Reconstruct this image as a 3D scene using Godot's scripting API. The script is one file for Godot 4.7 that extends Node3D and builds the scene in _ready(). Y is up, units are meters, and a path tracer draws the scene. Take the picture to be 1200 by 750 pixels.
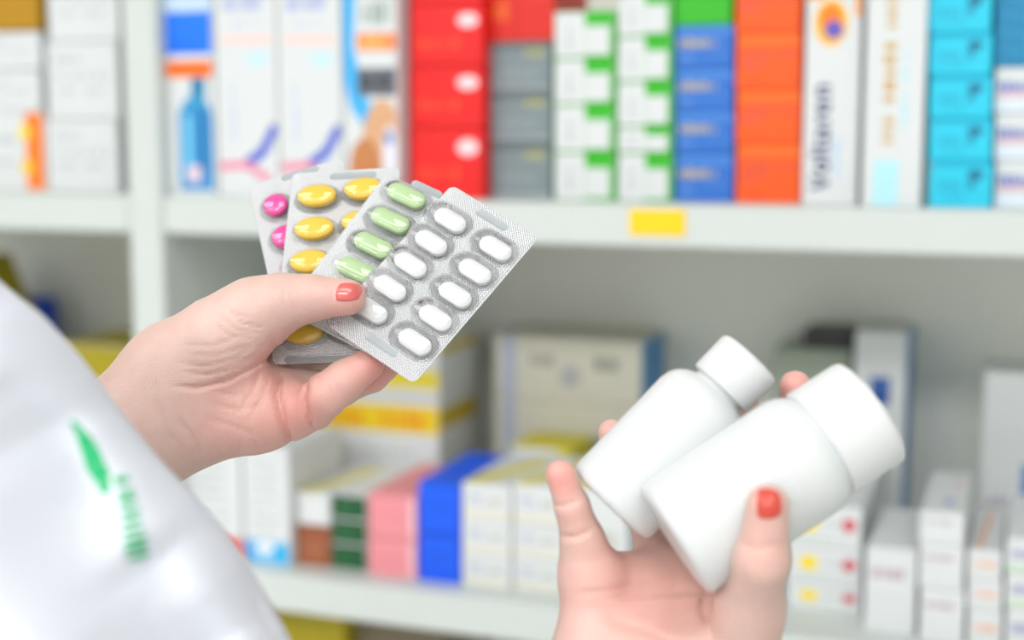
extends Node3D
# A pharmacist fans out blister packs in one hand and holds two white bottles in the other, in front of a stocked pharmacy shelf.
# Metres, y up. The shelf's front edge runs along x at z = 0; the aisle is at z > 0. Hands are modelled in millimetres.

var HOLD := Basis.from_euler(Vector3(-0.12952, 0.35430, 0.0))   # how the hands, the packs and the bottles are turned
var M := {}
var prints := {}

func _ready() -> void:
	# ---- camera
	var cam := Camera3D.new()
	cam.name = "camera"
	cam.position = Vector3(0.0000, 1.3975, 0.9300)
	cam.basis = HOLD
	cam.near = 0.02
	cam.far = 50.0
	cam.fov = 25.37
	var lens := CameraAttributesPhysical.new()
	lens.frustum_focal_length = 53.31
	lens.frustum_focus_distance = 0.497
	lens.exposure_aperture = 5.4
	lens.frustum_near = 0.02
	lens.frustum_far = 50.0
	cam.attributes = lens
	add_child(cam)
	cam.current = true
	# ---- air and exposure
	var env := Environment.new()
	env.background_mode = Environment.BG_COLOR
	env.background_color = Color(0.02, 0.02, 0.02)
	env.tonemap_mode = Environment.TONE_MAPPER_LINEAR
	env.tonemap_exposure = 0.41
	env.sdfgi_enabled = true
	env.ssao_enabled = true
	env.ssil_enabled = true
	var we := WorldEnvironment.new()
	we.name = "environment"
	we.environment = env
	add_child(we)
	materials()
	# ---- the ceiling lights of the aisle
	for p in [[Vector3(-1.25, 2.66, 1.35), "ceiling light panel over the aisle, above the shelf's left end", 2.5], [Vector3(0.45, 2.66, 1.35), "ceiling light panel over the aisle, above the shelf's right end", 2.5],
			[Vector3(-1.25, 2.66, 2.75), "ceiling light panel farther from the shelf, on the left", 8.6], [Vector3(0.45, 2.66, 2.75), "ceiling light panel farther from the shelf, on the right", 8.6]]:
		ceiling_light(p[0], p[1], p[2])
	room()
	shelving()
	upper_shelf()
	lower_shelf()
	packs()
	bottles()
	person()

# ------------------------------------------------------------------ helpers

func tag(o: Node3D, label: String, category: String, group := "") -> void:
	o.set_meta("label", label)
	o.set_meta("category", category)
	if group:
		o.set_meta("group", group)

func put(called: String, mesh: Mesh, m: Material, parent: Node = self) -> MeshInstance3D:
	var o := MeshInstance3D.new()
	o.name = numbered(called, parent)
	o.mesh = mesh
	if m:
		o.material_override = m
	o.cast_shadow = GeometryInstance3D.SHADOW_CASTING_SETTING_ON
	parent.add_child(o, true)
	return o

func numbered(called: String, parent: Node) -> String:
	if not parent.has_node(called):
		return called
	var k := 1
	while parent.has_node("%s_%03d" % [called, k]):
		k += 1
	return "%s_%03d" % [called, k]

func root(called: String, at: Vector3, turn := Basis()) -> Node3D:
	var o := Node3D.new()
	o.name = numbered(called, self)
	o.transform = Transform3D(turn, at)
	add_child(o, true)
	return o

func mat(c: Color, rough := 0.6, metal := 0.0) -> StandardMaterial3D:
	var m := StandardMaterial3D.new()
	m.albedo_color = c
	m.roughness = rough
	m.metallic = metal
	return m

func noise_tex(freq: float, size := 256, kind := FastNoiseLite.TYPE_SIMPLEX_SMOOTH, s := 1) -> NoiseTexture2D:
	var n := FastNoiseLite.new()
	n.noise_type = kind
	n.frequency = freq
	n.seed = s
	var t := NoiseTexture2D.new()
	t.width = size
	t.height = size
	t.seamless = true
	t.noise = n
	return t

func relief(m: StandardMaterial3D, t: Texture2D, scale: float, cm: float) -> void:
	m.uv1_triplanar = true
	m.uv1_scale = Vector3.ONE * scale
	m.heightmap_enabled = true
	m.heightmap_texture = t
	m.heightmap_scale = cm

func tri(st: SurfaceTool, a: Vector3, b: Vector3, c: Vector3) -> void:   # counter-clockwise seen from outside
	st.add_vertex(a); st.add_vertex(c); st.add_vertex(b)

func loft(rings: Array, caps := 3, smooth := 0) -> ArrayMesh:
	# rings of equal size, each counter-clockwise seen from the end of the loft
	var st := SurfaceTool.new()
	st.begin(Mesh.PRIMITIVE_TRIANGLES)
	st.set_smooth_group(smooth)
	var n: int = rings[0].size()
	for i in rings.size() - 1:
		var p: PackedVector3Array = rings[i]
		var q: PackedVector3Array = rings[i + 1]
		for j in n:
			var k := (j + 1) % n
			tri(st, p[j], p[k], q[k])
			tri(st, p[j], q[k], q[j])
	for e in 2:
		if caps & (1 << e):
			var r: PackedVector3Array = rings[0] if e == 0 else rings[-1]
			var mid := Vector3.ZERO
			for v in r:
				mid += v / n
			for j in n:
				var k := (j + 1) % n
				if e == 0:
					tri(st, mid, r[k], r[j])
				else:
					tri(st, mid, r[j], r[k])
	st.generate_normals()
	return st.commit()

func oblong(a: float, r: float, inset: float, z: float, oval := false, n := 40) -> PackedVector3Array:
	# millimetres in, metres out: a stadium of half straight a and radius r, or an oval of half axes a and r
	var out := PackedVector3Array()
	for j in n:
		var t := TAU * (j + 0.5) / n
		var p := Vector2(cos(t), sin(t))
		if oval:
			p = Vector2(p.x * maxf(a - inset, 0.05), p.y * maxf(r - inset, 0.05))
		else:
			p = p * maxf(r - inset, 0.05)
			p.x += a * signf(cos(t))
		out.append(Vector3(p.x, p.y, z) * 0.001)
	return out

func pod(a: float, r: float, profile: Array, oval := false, caps := 3) -> ArrayMesh:
	var rings := []
	for p in profile:
		rings.append(oblong(a, r, p[0], p[1], oval))
	return loft(rings, caps)

func round_rect(w: float, h: float, r: float, inset: float, z: float) -> PackedVector3Array:
	var out := PackedVector3Array()
	for c in 4:
		var mid := Vector2((w / 2 - r) * (1 if c in [0, 3] else -1), (h / 2 - r) * (1 if c < 2 else -1))
		for j in 8:
			var t := PI / 2 * (c + j / 7.0)
			var p := mid + Vector2(cos(t), sin(t)) * (r - inset)
			out.append(Vector3(p.x, p.y, z) * 0.001)
	return out

func block(size: Vector3, c := 0.0015) -> ArrayMesh:   # a box with its edges chamfered, standing on y = 0, centred in x and z
	var a := size / 2
	var rings := []
	for k in [[-a.y, c], [-a.y + c, 0.0], [a.y - c, 0.0], [a.y, c]]:
		var r := PackedVector3Array()
		for p in [[-1, 1, 1, 0], [1, 1, -1, 0], [1, 1, 0, -1], [1, -1, 0, 1], [1, -1, -1, 0], [-1, -1, 1, 0], [-1, -1, 0, 1], [-1, 1, 0, -1]]:
			r.append(Vector3(p[0] * (a.x - k[1]) + p[2] * c, k[0] + a.y, p[1] * (a.z - k[1]) + p[3] * c))
		rings.append(r)
	return loft(rings, 3, -1)

func lathe(profile: Array, n := 64) -> ArrayMesh:   # [radius, height] in millimetres, round y
	var rings := []
	for p in profile:
		var r := PackedVector3Array()
		for j in n:
			var t := -TAU * j / n
			r.append(Vector3(cos(t) * p[0], p[1], sin(t) * p[0]) * 0.001)
		rings.append(r)
	return loft(rings)

# ------------------------------------------------------------------ modelling clay: a distance field that is meshed as surface nets (millimetres)

class Clay:
	var lo: Vector3
	var h: float
	var nx: int
	var ny: int
	var nz: int
	var f := PackedFloat32Array()

	func _init(a: Vector3, b: Vector3, cell: float) -> void:
		lo = a
		h = cell
		nx = int(ceil((b.x - a.x) / h)) + 1
		ny = int(ceil((b.y - a.y) / h)) + 1
		nz = int(ceil((b.z - a.z) / h)) + 1
		f.resize(nx * ny * nz)
		f.fill(99.0)

	func bone(a: Vector3, b: Vector3, ra: float, rb: float, k: float) -> void:
		var m := maxf(ra, rb) + k + 2.0 * h
		var i0 := clampi(int((minf(a.x, b.x) - m - lo.x) / h), 0, nx - 1)
		var i1 := clampi(int((maxf(a.x, b.x) + m - lo.x) / h) + 1, 0, nx)
		var j0 := clampi(int((minf(a.y, b.y) - m - lo.y) / h), 0, ny - 1)
		var j1 := clampi(int((maxf(a.y, b.y) + m - lo.y) / h) + 1, 0, ny)
		var k0 := clampi(int((minf(a.z, b.z) - m - lo.z) / h), 0, nz - 1)
		var k1 := clampi(int((maxf(a.z, b.z) + m - lo.z) / h) + 1, 0, nz)
		var ab := b - a
		var inv := 1.0 / maxf(ab.length_squared(), 1e-6)
		var dr := rb - ra
		for iz in range(k0, k1):
			for iy in range(j0, j1):
				var at := (iz * ny + iy) * nx
				var p := Vector3(lo.x + i0 * h, lo.y + iy * h, lo.z + iz * h) - a
				for ix in range(i0, i1):
					var t := clampf(p.dot(ab) * inv, 0.0, 1.0)
					var d := (p - ab * t).length() - ra - dr * t
					var o := f[at + ix]
					var e := k - absf(d - o)
					if e > 0.0:
						f[at + ix] = minf(d, o) - e * e / (4.0 * k)
					elif d < o:
						f[at + ix] = d
					p.x += h

	func chain(joints: Array, k: float) -> void:
		for i in joints.size() - 1:
			bone(joints[i][0], joints[i + 1][0], joints[i][1], joints[i + 1][1], k)

	func press(line: Array, width: float, depth: float, above := -999.0) -> void:
		# a groove (or, with a negative depth, a ridge) along a line on the side that faces +z
		var m := width * 2.4
		var x0: float = 1e9
		var x1: float = -1e9
		var y0: float = 1e9
		var y1: float = -1e9
		for p in line:
			x0 = minf(x0, p.x); x1 = maxf(x1, p.x); y0 = minf(y0, p.y); y1 = maxf(y1, p.y)
		var last := line.size() - 2
		for iy in range(clampi(int((y0 - m - lo.y) / h), 0, ny), clampi(int((y1 + m - lo.y) / h) + 1, 0, ny)):
			for ix in range(clampi(int((x0 - m - lo.x) / h), 0, nx), clampi(int((x1 + m - lo.x) / h) + 1, 0, nx)):
				var q := Vector2(lo.x + ix * h, lo.y + iy * h)
				var best := 0.0
				for s in last + 1:
					var a: Vector2 = line[s]
					var b: Vector2 = line[s + 1]
					var t := clampf((q - a).dot(b - a) / maxf((b - a).length_squared(), 1e-6), 0.0, 1.0)
					var along := (s + t) / (last + 1.0)
					var fade := minf(1.0, 5.0 * minf(along, 1.0 - along) + 0.15)
					var d := (q - a - (b - a) * t).length() / width
					best = maxf(best, fade * exp(-d * d))
				if best < 0.01:
					continue
				for iz in range(maxi(0, int((above - lo.z) / h)), nz):
					var at := (iz * ny + iy) * nx + ix
					if f[at] < 40.0 and f[at] > -40.0:
						f[at] += depth * best

	func front(x: float, y: float) -> float:   # how high the clay stands at x, y
		var gx := clampf((x - lo.x) / h, 0.0, nx - 1.001)
		var gy := clampf((y - lo.y) / h, 0.0, ny - 1.001)
		var ix := int(gx)
		var iy := int(gy)
		var u := gx - ix
		var v := gy - iy
		var above := 99.0
		for iz in range(nz - 1, -1, -1):
			var at := (iz * ny + iy) * nx + ix
			var d := lerpf(lerpf(f[at], f[at + 1], u), lerpf(f[at + nx], f[at + nx + 1], u), v)
			if d < 0.0:
				return lo.z + h * (iz + (-d) / maxf(above - d, 1e-4))
			above = d
		return lo.z

	func mesh(tint: Callable) -> ArrayMesh:
		var nxy := nx * ny
		for iz in nz:   # close the clay at the walls of the grid
			for iy in ny:
				for ix in ([0, nx - 1] if iz > 0 and iz < nz - 1 and iy > 0 and iy < ny - 1 else range(nx)):
					var w := (iz * ny + iy) * nx + int(ix)
					f[w] = maxf(f[w], 0.3 * h)
		var id := PackedInt32Array()
		id.resize(f.size())
		id.fill(-1)
		var vs := PackedVector3Array()
		var ns := PackedVector3Array()
		var cs := PackedColorArray()
		var fi := PackedInt32Array()
		var v := [0.0, 0.0, 0.0, 0.0, 0.0, 0.0, 0.0, 0.0]
		var edges := [[0, 1], [2, 3], [4, 5], [6, 7], [0, 2], [1, 3], [4, 6], [5, 7], [0, 4], [1, 5], [2, 6], [3, 7]]
		for iz in nz - 1:
			for iy in ny - 1:
				var q := (iz * ny + iy) * nx
				for ix in nx - 1:
					var a := f[q]
					var b := f[q + 1 + nx + nxy]
					if absf(a) > 4.0 * h and absf(b) > 4.0 * h:
						q += 1
						continue
					var inside := int(a < 0.0) + int(f[q + 1] < 0.0) + int(f[q + nx] < 0.0) + int(f[q + nx + 1] < 0.0) + int(f[q + nxy] < 0.0) + int(f[q + nxy + 1] < 0.0) + int(f[q + nxy + nx] < 0.0) + int(b < 0.0)
					if inside > 0 and inside < 8:
						v[0] = a; v[1] = f[q + 1]; v[2] = f[q + nx]; v[3] = f[q + nx + 1]
						v[4] = f[q + nxy]; v[5] = f[q + nxy + 1]; v[6] = f[q + nxy + nx]; v[7] = b
						var sum := Vector3.ZERO
						var n := 0
						for e in edges:
							var s: float = v[e[0]]
							var t: float = v[e[1]]
							if (s < 0.0) != (t < 0.0):
								var w := s / (s - t)
								var i: int = e[0]
								var j: int = e[1]
								sum += Vector3(lerpf(i & 1, j & 1, w), lerpf((i >> 1) & 1, (j >> 1) & 1, w), lerpf(i >> 2, j >> 2, w))
								n += 1
						var p := lo + (Vector3(ix, iy, iz) + sum / n) * h
						id[q] = vs.size()
						vs.append(p * 0.001)
						ns.append(Vector3(v[1] + v[3] + v[5] + v[7] - v[0] - v[2] - v[4] - v[6], v[2] + v[3] + v[6] + v[7] - v[0] - v[1] - v[4] - v[5], v[4] + v[5] + v[6] + v[7] - v[0] - v[1] - v[2] - v[3]).normalized())
						cs.append(tint.call(p))
						if ix > 0 and iy > 0 and iz > 0:
							if (v[0] < 0.0) != (v[1] < 0.0):
								_quad(fi, id[q - nx - nxy], id[q - nxy], id[q], id[q - nx], v[0] < 0.0)
							if (v[0] < 0.0) != (v[2] < 0.0):
								_quad(fi, id[q - nxy - 1], id[q - 1], id[q], id[q - nxy], v[0] < 0.0)
							if (v[0] < 0.0) != (v[4] < 0.0):
								_quad(fi, id[q - 1 - nx], id[q - nx], id[q], id[q - 1], v[0] < 0.0)
					q += 1
		var arrays := []
		arrays.resize(Mesh.ARRAY_MAX)
		arrays[Mesh.ARRAY_VERTEX] = vs
		arrays[Mesh.ARRAY_NORMAL] = ns
		arrays[Mesh.ARRAY_COLOR] = cs
		arrays[Mesh.ARRAY_INDEX] = fi
		var out := ArrayMesh.new()
		out.add_surface_from_arrays(Mesh.PRIMITIVE_TRIANGLES, arrays)
		return out

	func _quad(fi: PackedInt32Array, a: int, b: int, c: int, d: int, outward: bool) -> void:
		if a < 0 or b < 0 or c < 0 or d < 0:
			return
		if outward:
			fi.append_array(PackedInt32Array([a, c, b, a, d, c]))
		else:
			fi.append_array(PackedInt32Array([a, b, c, a, c, d]))

func patch(clay: Clay, corners: Array, lift: float, sink: float, round_off := 0.35, n := 16) -> ArrayMesh:
	# a thin plate bent over the clay, its rim sunk in: corners go round counter-clockwise from the lower left
	var st := SurfaceTool.new()
	st.begin(Mesh.PRIMITIVE_TRIANGLES)
	st.set_smooth_group(0)
	var g := []
	for j in n + 1:
		for i in n + 1:
			var s := 2.0 * i / n - 1.0
			var t := 2.0 * j / n - 1.0
			var rim := maxf(absf(s), absf(t))
			var u := s * sqrt(1.0 - round_off * t * t)
			var v := t * sqrt(1.0 - round_off * s * s)
			var a: Vector2 = corners[0].lerp(corners[1], (u + 1) / 2)
			var b: Vector2 = corners[3].lerp(corners[2], (u + 1) / 2)
			var p := a.lerp(b, (v + 1) / 2)
			g.append(Vector3(p.x, p.y, clay.front(p.x, p.y) + lerpf(lift, -sink, pow(rim, 14.0))) * 0.001)
	for j in n:
		for i in n:
			var k := j * (n + 1) + i
			tri(st, g[k], g[k + 1], g[k + n + 2])
			tri(st, g[k], g[k + n + 2], g[k + n + 1])
	st.generate_normals()
	return st.commit()

# ------------------------------------------------------------------ materials

func materials() -> void:
	M.wall = mat(Color(0.86, 0.87, 0.86), 0.8)
	M.ceiling = mat(Color(0.9, 0.9, 0.89), 0.9)
	M.floor = mat(Color(0.84, 0.84, 0.83), 0.35)
	M.shelf = mat(Color(0.82, 0.845, 0.83), 0.45)
	M.back = mat(Color(0.94, 0.94, 0.905), 0.7)
	relief(M.shelf, noise_tex(0.03), 9.0, 0.01)
	relief(M.back, noise_tex(0.05, 256, FastNoiseLite.TYPE_SIMPLEX_SMOOTH, 5), 9.0, 0.02)
	M.metal = mat(Color(0.8, 0.8, 0.8), 0.4, 0.6)
	M.diffuser = mat(Color(0.95, 0.95, 0.95), 0.5)
	M.diffuser.emission_enabled = true
	M.diffuser.emission = Color(0.985, 0.983, 0.985)
	M.diffuser.emission_energy_multiplier = 3.0
	# foil with its knurled seal
	var k := Image.create_empty(256, 256, false, Image.FORMAT_RGB8)
	for y in 256:
		for x in 256:
			var u := TAU * x / 32.0
			var v := TAU * y / 32.0
			var w := 0.5 + 0.25 * (sin(u + v) + sin(u - v)) + 0.06 * sin(3.0 * u)
			k.set_pixel(x, y, Color(w, w, w))
	M.foil = mat(Color(0.97, 0.975, 0.985), 0.33, 0.28)
	relief(M.foil, ImageTexture.create_from_image(k), 1.0 / 0.0086, 0.07)
	M.foil_smooth = mat(Color(0.66, 0.68, 0.69), 0.35, 0.35)
	M.dome = mat(Color(1, 1, 1, 0.04), 0.06)
	M.dome.transparency = BaseMaterial3D.TRANSPARENCY_ALPHA
	M.tablet_white = mat(Color(0.88, 0.885, 0.885), 0.4)
	M.tablet_green = mat(Color(0.70, 0.82, 0.60), 0.25)
	M.tablet_yellow = mat(Color(0.93, 0.77, 0.10), 0.2)
	M.tablet_pink = mat(Color(0.92, 0.16, 0.60), 0.2)
	for t in [M.tablet_yellow, M.tablet_pink, M.tablet_green]:
		t.clearcoat_enabled = true
		t.clearcoat = 0.6
		t.clearcoat_roughness = 0.15
	# skin takes its pinks from vertex colours
	M.skin = mat(Color.WHITE, 0.46)
	M.skin.vertex_color_use_as_albedo = true
	M.skin.subsurf_scatter_enabled = true
	M.skin.subsurf_scatter_strength = 0.12
	relief(M.skin, noise_tex(0.09, 256, FastNoiseLite.TYPE_CELLULAR, 3), 60.0, 0.012)
	M.nail = mat(Color(0.86, 0.40, 0.385), 0.22)
	M.nail.clearcoat_enabled = true
	M.nail.clearcoat = 0.7
	M.nail.clearcoat_roughness = 0.1
	M.nail_red = mat(Color(0.80, 0.29, 0.23), 0.25)
	M.coat = mat(Color(0.895, 0.903, 0.94), 1.0)
	M.coat.metallic_specular = 0.15
	relief(M.coat, weave(), 1.0 / 0.012, 0.012)
	M.stitch = mat(Color(0.12, 0.72, 0.45), 0.7)
	M.plastic = mat(Color(0.85, 0.86, 0.86), 0.3)
	M.plastic.subsurf_scatter_enabled = true
	M.plastic.subsurf_scatter_strength = 0.08
	M.cap = mat(Color(0.865, 0.87, 0.87), 0.38)
	M.ink = mat(Color(0.13, 0.2, 0.42), 0.6)
	paper_colours()

func paper_colours() -> void:
	var c := {"white": Color(0.87, 0.88, 0.885), "cream": Color(0.86, 0.85, 0.79), "grey": Color(0.78, 0.79, 0.79), "red": Color(0.93, 0.06, 0.06), "redorange": Color(0.87, 0.12, 0.06), "steel": Color(0.50, 0.55, 0.57),
		"green": Color(0.20, 0.72, 0.10), "blue": Color(0.17, 0.44, 0.80), "orange": Color(0.98, 0.36, 0.02), "cyan": Color(0.13, 0.80, 0.92), "teal": Color(0.08, 0.52, 0.70), "mustard": Color(0.72, 0.53, 0.0),
		"brown": Color(0.63, 0.36, 0.22), "darkgreen": Color(0.06, 0.33, 0.16), "pink": Color(0.93, 0.58, 0.61), "royal": Color(0.0, 0.36, 0.95), "yellow": Color(0.86, 0.80, 0.08), "olive": Color(0.70, 0.63, 0.06),
		"skyblue": Color(0.33, 0.60, 0.82), "black": Color(0.20, 0.20, 0.20), "sage": Color(0.62, 0.66, 0.60), "taupe": Color(0.50, 0.45, 0.36), "tag": Color(1.0, 0.83, 0.0)}
	for k in c:
		M[k] = mat(c[k], 0.5)

func weave() -> ImageTexture:
	var k := Image.create_empty(128, 128, false, Image.FORMAT_RGB8)
	for y in 128:
		for x in 128:
			var over := ((x / 8) + (y / 8)) % 2 == 0
			var w := absf(sin(PI * (y if over else x) / 8.0)) * (0.9 if over else 0.6)
			k.set_pixel(x, y, Color(w, w, w))
	return ImageTexture.create_from_image(k)

# ------------------------------------------------------------------ prints on the cartons (flat ink on paper)

func area(im: Image, x0: float, y0: float, x1: float, y1: float, c: Color) -> void:
	var w := im.get_width()
	var h := im.get_height()
	im.fill_rect(Rect2i(int(x0 * w), int(y0 * h), maxi(1, int((x1 - x0) * w)), maxi(1, int((y1 - y0) * h))), c)

func disc(im: Image, cx: float, cy: float, rx: float, ry: float, c: Color) -> void:
	var w := im.get_width()
	var h := im.get_height()
	for y in range(maxi(0, int((cy - ry) * h)), mini(h, int((cy + ry) * h) + 1)):
		for x in range(maxi(0, int((cx - rx) * w)), mini(w, int((cx + rx) * w) + 1)):
			if pow((float(x) / w - cx) / rx, 2) + pow((float(y) / h - cy) / ry, 2) <= 1.0:
				im.set_pixel(x, y, c)

func swoosh(im: Image, pts: Array, wide: float, c: Color) -> void:
	for i in pts.size() - 1:
		for s in 24:
			var p: Vector2 = pts[i].lerp(pts[i + 1], s / 24.0)
			disc(im, p.x, p.y, wide, wide * im.get_width() / im.get_height(), c)

func words(im: Image, x0: float, y0: float, x1: float, y1: float, c: Color, s: int, upright := false) -> void:
	# a line of print too small to read: strokes of letter height
	var r := RandomNumberGenerator.new()
	r.seed = s
	var t := 0.0
	while t < 0.95:
		var wide := r.randf_range(0.03, 0.07)
		var top := r.randf_range(0.0, 0.3)
		if r.randf() < 0.82:
			if upright:
				area(im, lerpf(x0, x1, top), lerpf(y0, y1, t), x1, lerpf(y0, y1, minf(1.0, t + wide)), c)
			else:
				area(im, lerpf(x0, x1, t), lerpf(y0, y1, top), lerpf(x0, x1, minf(1.0, t + wide)), y1, c)
		t += wide + 0.025

func art(which: String) -> Material:
	if prints.has(which):
		return prints[which]
	var size := Vector2i(96, 96)
	if which in ["lotion", "gel", "relief", "ointment", "gold", "clinic", "far", "tall_text", "tall_text_cyan"]:
		size = Vector2i(96, 288)
	var base: Color = {"red": M.red, "fire": M.redorange, "steel": M.steel, "blue": M.blue, "orange": M.orange, "cyan": M.cyan, "teal": M.teal, "brown": M.brown, "darkgreen": M.darkgreen, "pink": M.pink, "royal": M.royal}.get(which, M.white).albedo_color
	var im := Image.create_empty(size.x, size.y, false, Image.FORMAT_RGB8)
	im.fill(base)
	var white := Color(0.95, 0.95, 0.96)
	var navy := Color(0.16, 0.22, 0.5)
	var faint := Color(0.62, 0.66, 0.7)
	match which:
		"lotion":
			area(im, 0, 0, 1, 0.14, Color(0.78, 0.86, 0.96))
			area(im, 0.06, 0.13, 1, 0.33, Color(0.03, 0.47, 0.97))
			words(im, 0.15, 0.27, 0.85, 0.31, Color(0.02, 0.38, 0.85), 3)
			area(im, 0.06, 0.36, 1, 0.44, Color(0.98, 0.45, 0.08))
			area(im, 0.55, 0.44, 0.85, 0.54, Color(0.08, 0.5, 0.68))
			disc(im, 0.62, 0.62, 0.32, 0.1, Color(0.2, 0.6, 0.8))
			area(im, 0.28, 0.6, 0.98, 0.98, Color(0.16, 0.55, 0.8))
			area(im, 0.38, 0.62, 0.55, 0.94, Color(0.45, 0.78, 0.92))
			area(im, 0.7, 0.58, 0.82, 0.9, Color(0.1, 0.42, 0.66))
			area(im, 0.42, 0.86, 0.72, 0.94, Color(0.9, 0.8, 0.86))
		"gel":
			words(im, 0.15, 0.06, 0.85, 0.14, Color(0.6, 0.65, 0.86), 5)
			words(im, 0.3, 0.18, 0.8, 0.21, Color(0.75, 0.78, 0.9), 6)
			area(im, 0.1, 0.25, 0.95, 0.29, Color(0.95, 0.83, 0.8))
			disc(im, 0.7, 0.36, 0.2, 0.03, Color(0.78, 0.9, 0.95))
			words(im, 0.2, 0.45, 0.32, 0.75, Color(0.74, 0.78, 0.9), 7, true)
			swoosh(im, [Vector2(0.5, 0.84), Vector2(0.75, 0.79), Vector2(0.95, 0.68)], 0.07, Color(0.25, 0.35, 0.8))
			swoosh(im, [Vector2(0.05, 0.86), Vector2(0.45, 0.85), Vector2(0.75, 0.9), Vector2(0.98, 0.98)], 0.06, Color(0.92, 0.55, 0.66))
		"relief":
			swoosh(im, [Vector2(0.08, 0.05), Vector2(0.02, 0.3), Vector2(0.25, 0.55), Vector2(0.45, 0.62)], 0.16, Color(0.25, 0.7, 0.95))
			area(im, 0.25, 0, 1, 0.06, Color(0.1, 0.3, 0.75))
			words(im, 0.3, 0.09, 0.95, 0.2, Color(0.45, 0.55, 0.5), 9)
			area(im, 0.25, 0.24, 1, 0.32, Color(0.93, 0.5, 0.3))
			words(im, 0.3, 0.25, 0.9, 0.31, Color(0.95, 0.85, 0.4), 10)
			area(im, 0.25, 0.4, 1, 0.53, Color(0.4, 0.42, 0.46))
			words(im, 0.3, 0.42, 0.9, 0.5, Color(0.12, 0.12, 0.15), 11)
			disc(im, 0.72, 0.8, 0.42, 0.26, Color(0.86, 0.66, 0.5))
			disc(im, 0.38, 0.86, 0.3, 0.14, Color(0.78, 0.5, 0.3))
			area(im, 0.1, 0.94, 0.6, 1, Color(0.6, 0.55, 0.55))
			disc(im, 0.86, 0.8, 0.14, 0.14, Color(0.9, 0.9, 0.95))
			disc(im, 0.84, 0.72, 0.08, 0.03, Color(0.4, 0.55, 0.8))
		"red":
			disc(im, 0.8, 0.27, 0.15, 0.12, Color(0.99, 0.86, 0.88))
			words(im, 0.12, 0.56, 0.68, 0.74, Color(1.0, 0.47, 0.2), 13)
			area(im, 0, 0, 1, 0.03, Color(0.75, 0.03, 0.03))
		"fire":
			words(im, 0.05, 0.45, 0.3, 0.75, Color(0.98, 0.55, 0.15), 14)
			area(im, 0.4, 0, 0.44, 1, Color(0.78, 0.08, 0.05))
			words(im, 0.5, 0.3, 0.85, 0.5, Color(0.95, 0.3, 0.2), 15)
		"steel":
			area(im, 0, 0, 1, 0.14, Color(0.4, 0.44, 0.45))
			words(im, 0.6, 0.12, 0.95, 0.3, Color(0.82, 0.78, 0.2), 17)
			words(im, 0.1, 0.5, 0.8, 0.75, Color(0.58, 0.62, 0.64), 18)
			area(im, 0, 0.9, 1, 1, Color(0.6, 0.64, 0.66))
		"split":
			area(im, 0.52, 0, 1, 1, M.green.albedo_color)
			words(im, 0.2, 0.2, 0.3, 0.85, faint, 20, true)
		"blue":
			area(im, 0, 0, 1, 0.2, Color(0.28, 0.53, 0.86))
			words(im, 0.08, 0.28, 0.75, 0.52, Color(0.85, 0.74, 0.5), 21)
			words(im, 0.08, 0.68, 0.35, 0.84, Color(0.5, 0.66, 0.9), 22)
			words(im, 0.45, 0.62, 0.95, 0.7, Color(0.4, 0.6, 0.9), 23)
		"orange":
			area(im, 0, 0, 1, 0.2, Color(0.98, 0.43, 0.1))
			words(im, 0.1, 0.3, 0.9, 0.42, Color(0.82, 0.27, 0.3), 24)
			words(im, 0.1, 0.45, 0.5, 0.62, Color(0.75, 0.28, 0.45), 25)
			words(im, 0.1, 0.84, 0.5, 0.93, Color(0.85, 0.25, 0.05), 26)
		"ointment":
			area(im, 0, 0, 0.35, 0.1, Color(0.98, 0.6, 0.1))
			area(im, 0.9, 0, 1, 0.18, Color(0.98, 0.6, 0.1))
			disc(im, 0.45, 0.2, 0.31, 0.1, Color(0.98, 0.72, 0.08))
			disc(im, 0.44, 0.18, 0.2, 0.06, Color(0.97, 0.5, 0.1))
			disc(im, 0.5, 0.23, 0.17, 0.04, Color(0.4, 0.35, 0.75))
			words(im, 0.56, 0.7, 0.68, 0.88, Color(0.55, 0.78, 0.97), 28, true)
		"gold":
			words(im, 0.3, 0.05, 0.52, 0.78, Color(0.80, 0.66, 0.42), 30, true)
			area(im, 0.18, 0.8, 0.62, 1, Color(0.72, 0.92, 0.96))
			words(im, 0.62, 0.32, 0.74, 0.7, Color(0.68, 0.88, 0.94), 31, true)
			area(im, 0.8, 0.02, 0.92, 0.06, Color(0.7, 0.74, 0.78))
		"cyan":
			area(im, 0, 0, 1, 0.1, Color(0.05, 0.66, 0.8))
			words(im, 0.18, 0.4, 0.75, 0.66, Color(0.05, 0.5, 0.66), 33)
			words(im, 0.2, 0.74, 0.6, 0.86, Color(0.06, 0.58, 0.72), 34)
			disc(im, 0.74, 0.28, 0.13, 0.12, Color(0.05, 0.42, 0.58))
			area(im, 0.66, 0.34, 0.74, 0.55, Color(0.05, 0.42, 0.58))
		"teal":
			for k in 5:
				swoosh(im, [Vector2(0, 0.2 * k), Vector2(1, 0.2 * k + 0.1)], 0.02, Color(0.12, 0.6, 0.78))
		"tem":
			words(im, 0.05, 0.3, 0.95, 0.55, Color(0.2, 0.25, 0.68), 36)
			area(im, 0.05, 0.57, 1, 0.65, Color(0.92, 0.66, 0.72))
			area(im, 0, 0.78, 1, 1, Color(0.88, 0.92, 0.97))
		"plain_text":
			words(im, 0.12, 0.15, 0.5, 0.28, faint, 38)
			words(im, 0.12, 0.4, 0.9, 0.5, Color(0.66, 0.7, 0.73), 39)
			words(im, 0.12, 0.6, 0.8, 0.68, Color(0.66, 0.7, 0.73), 40)
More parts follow.
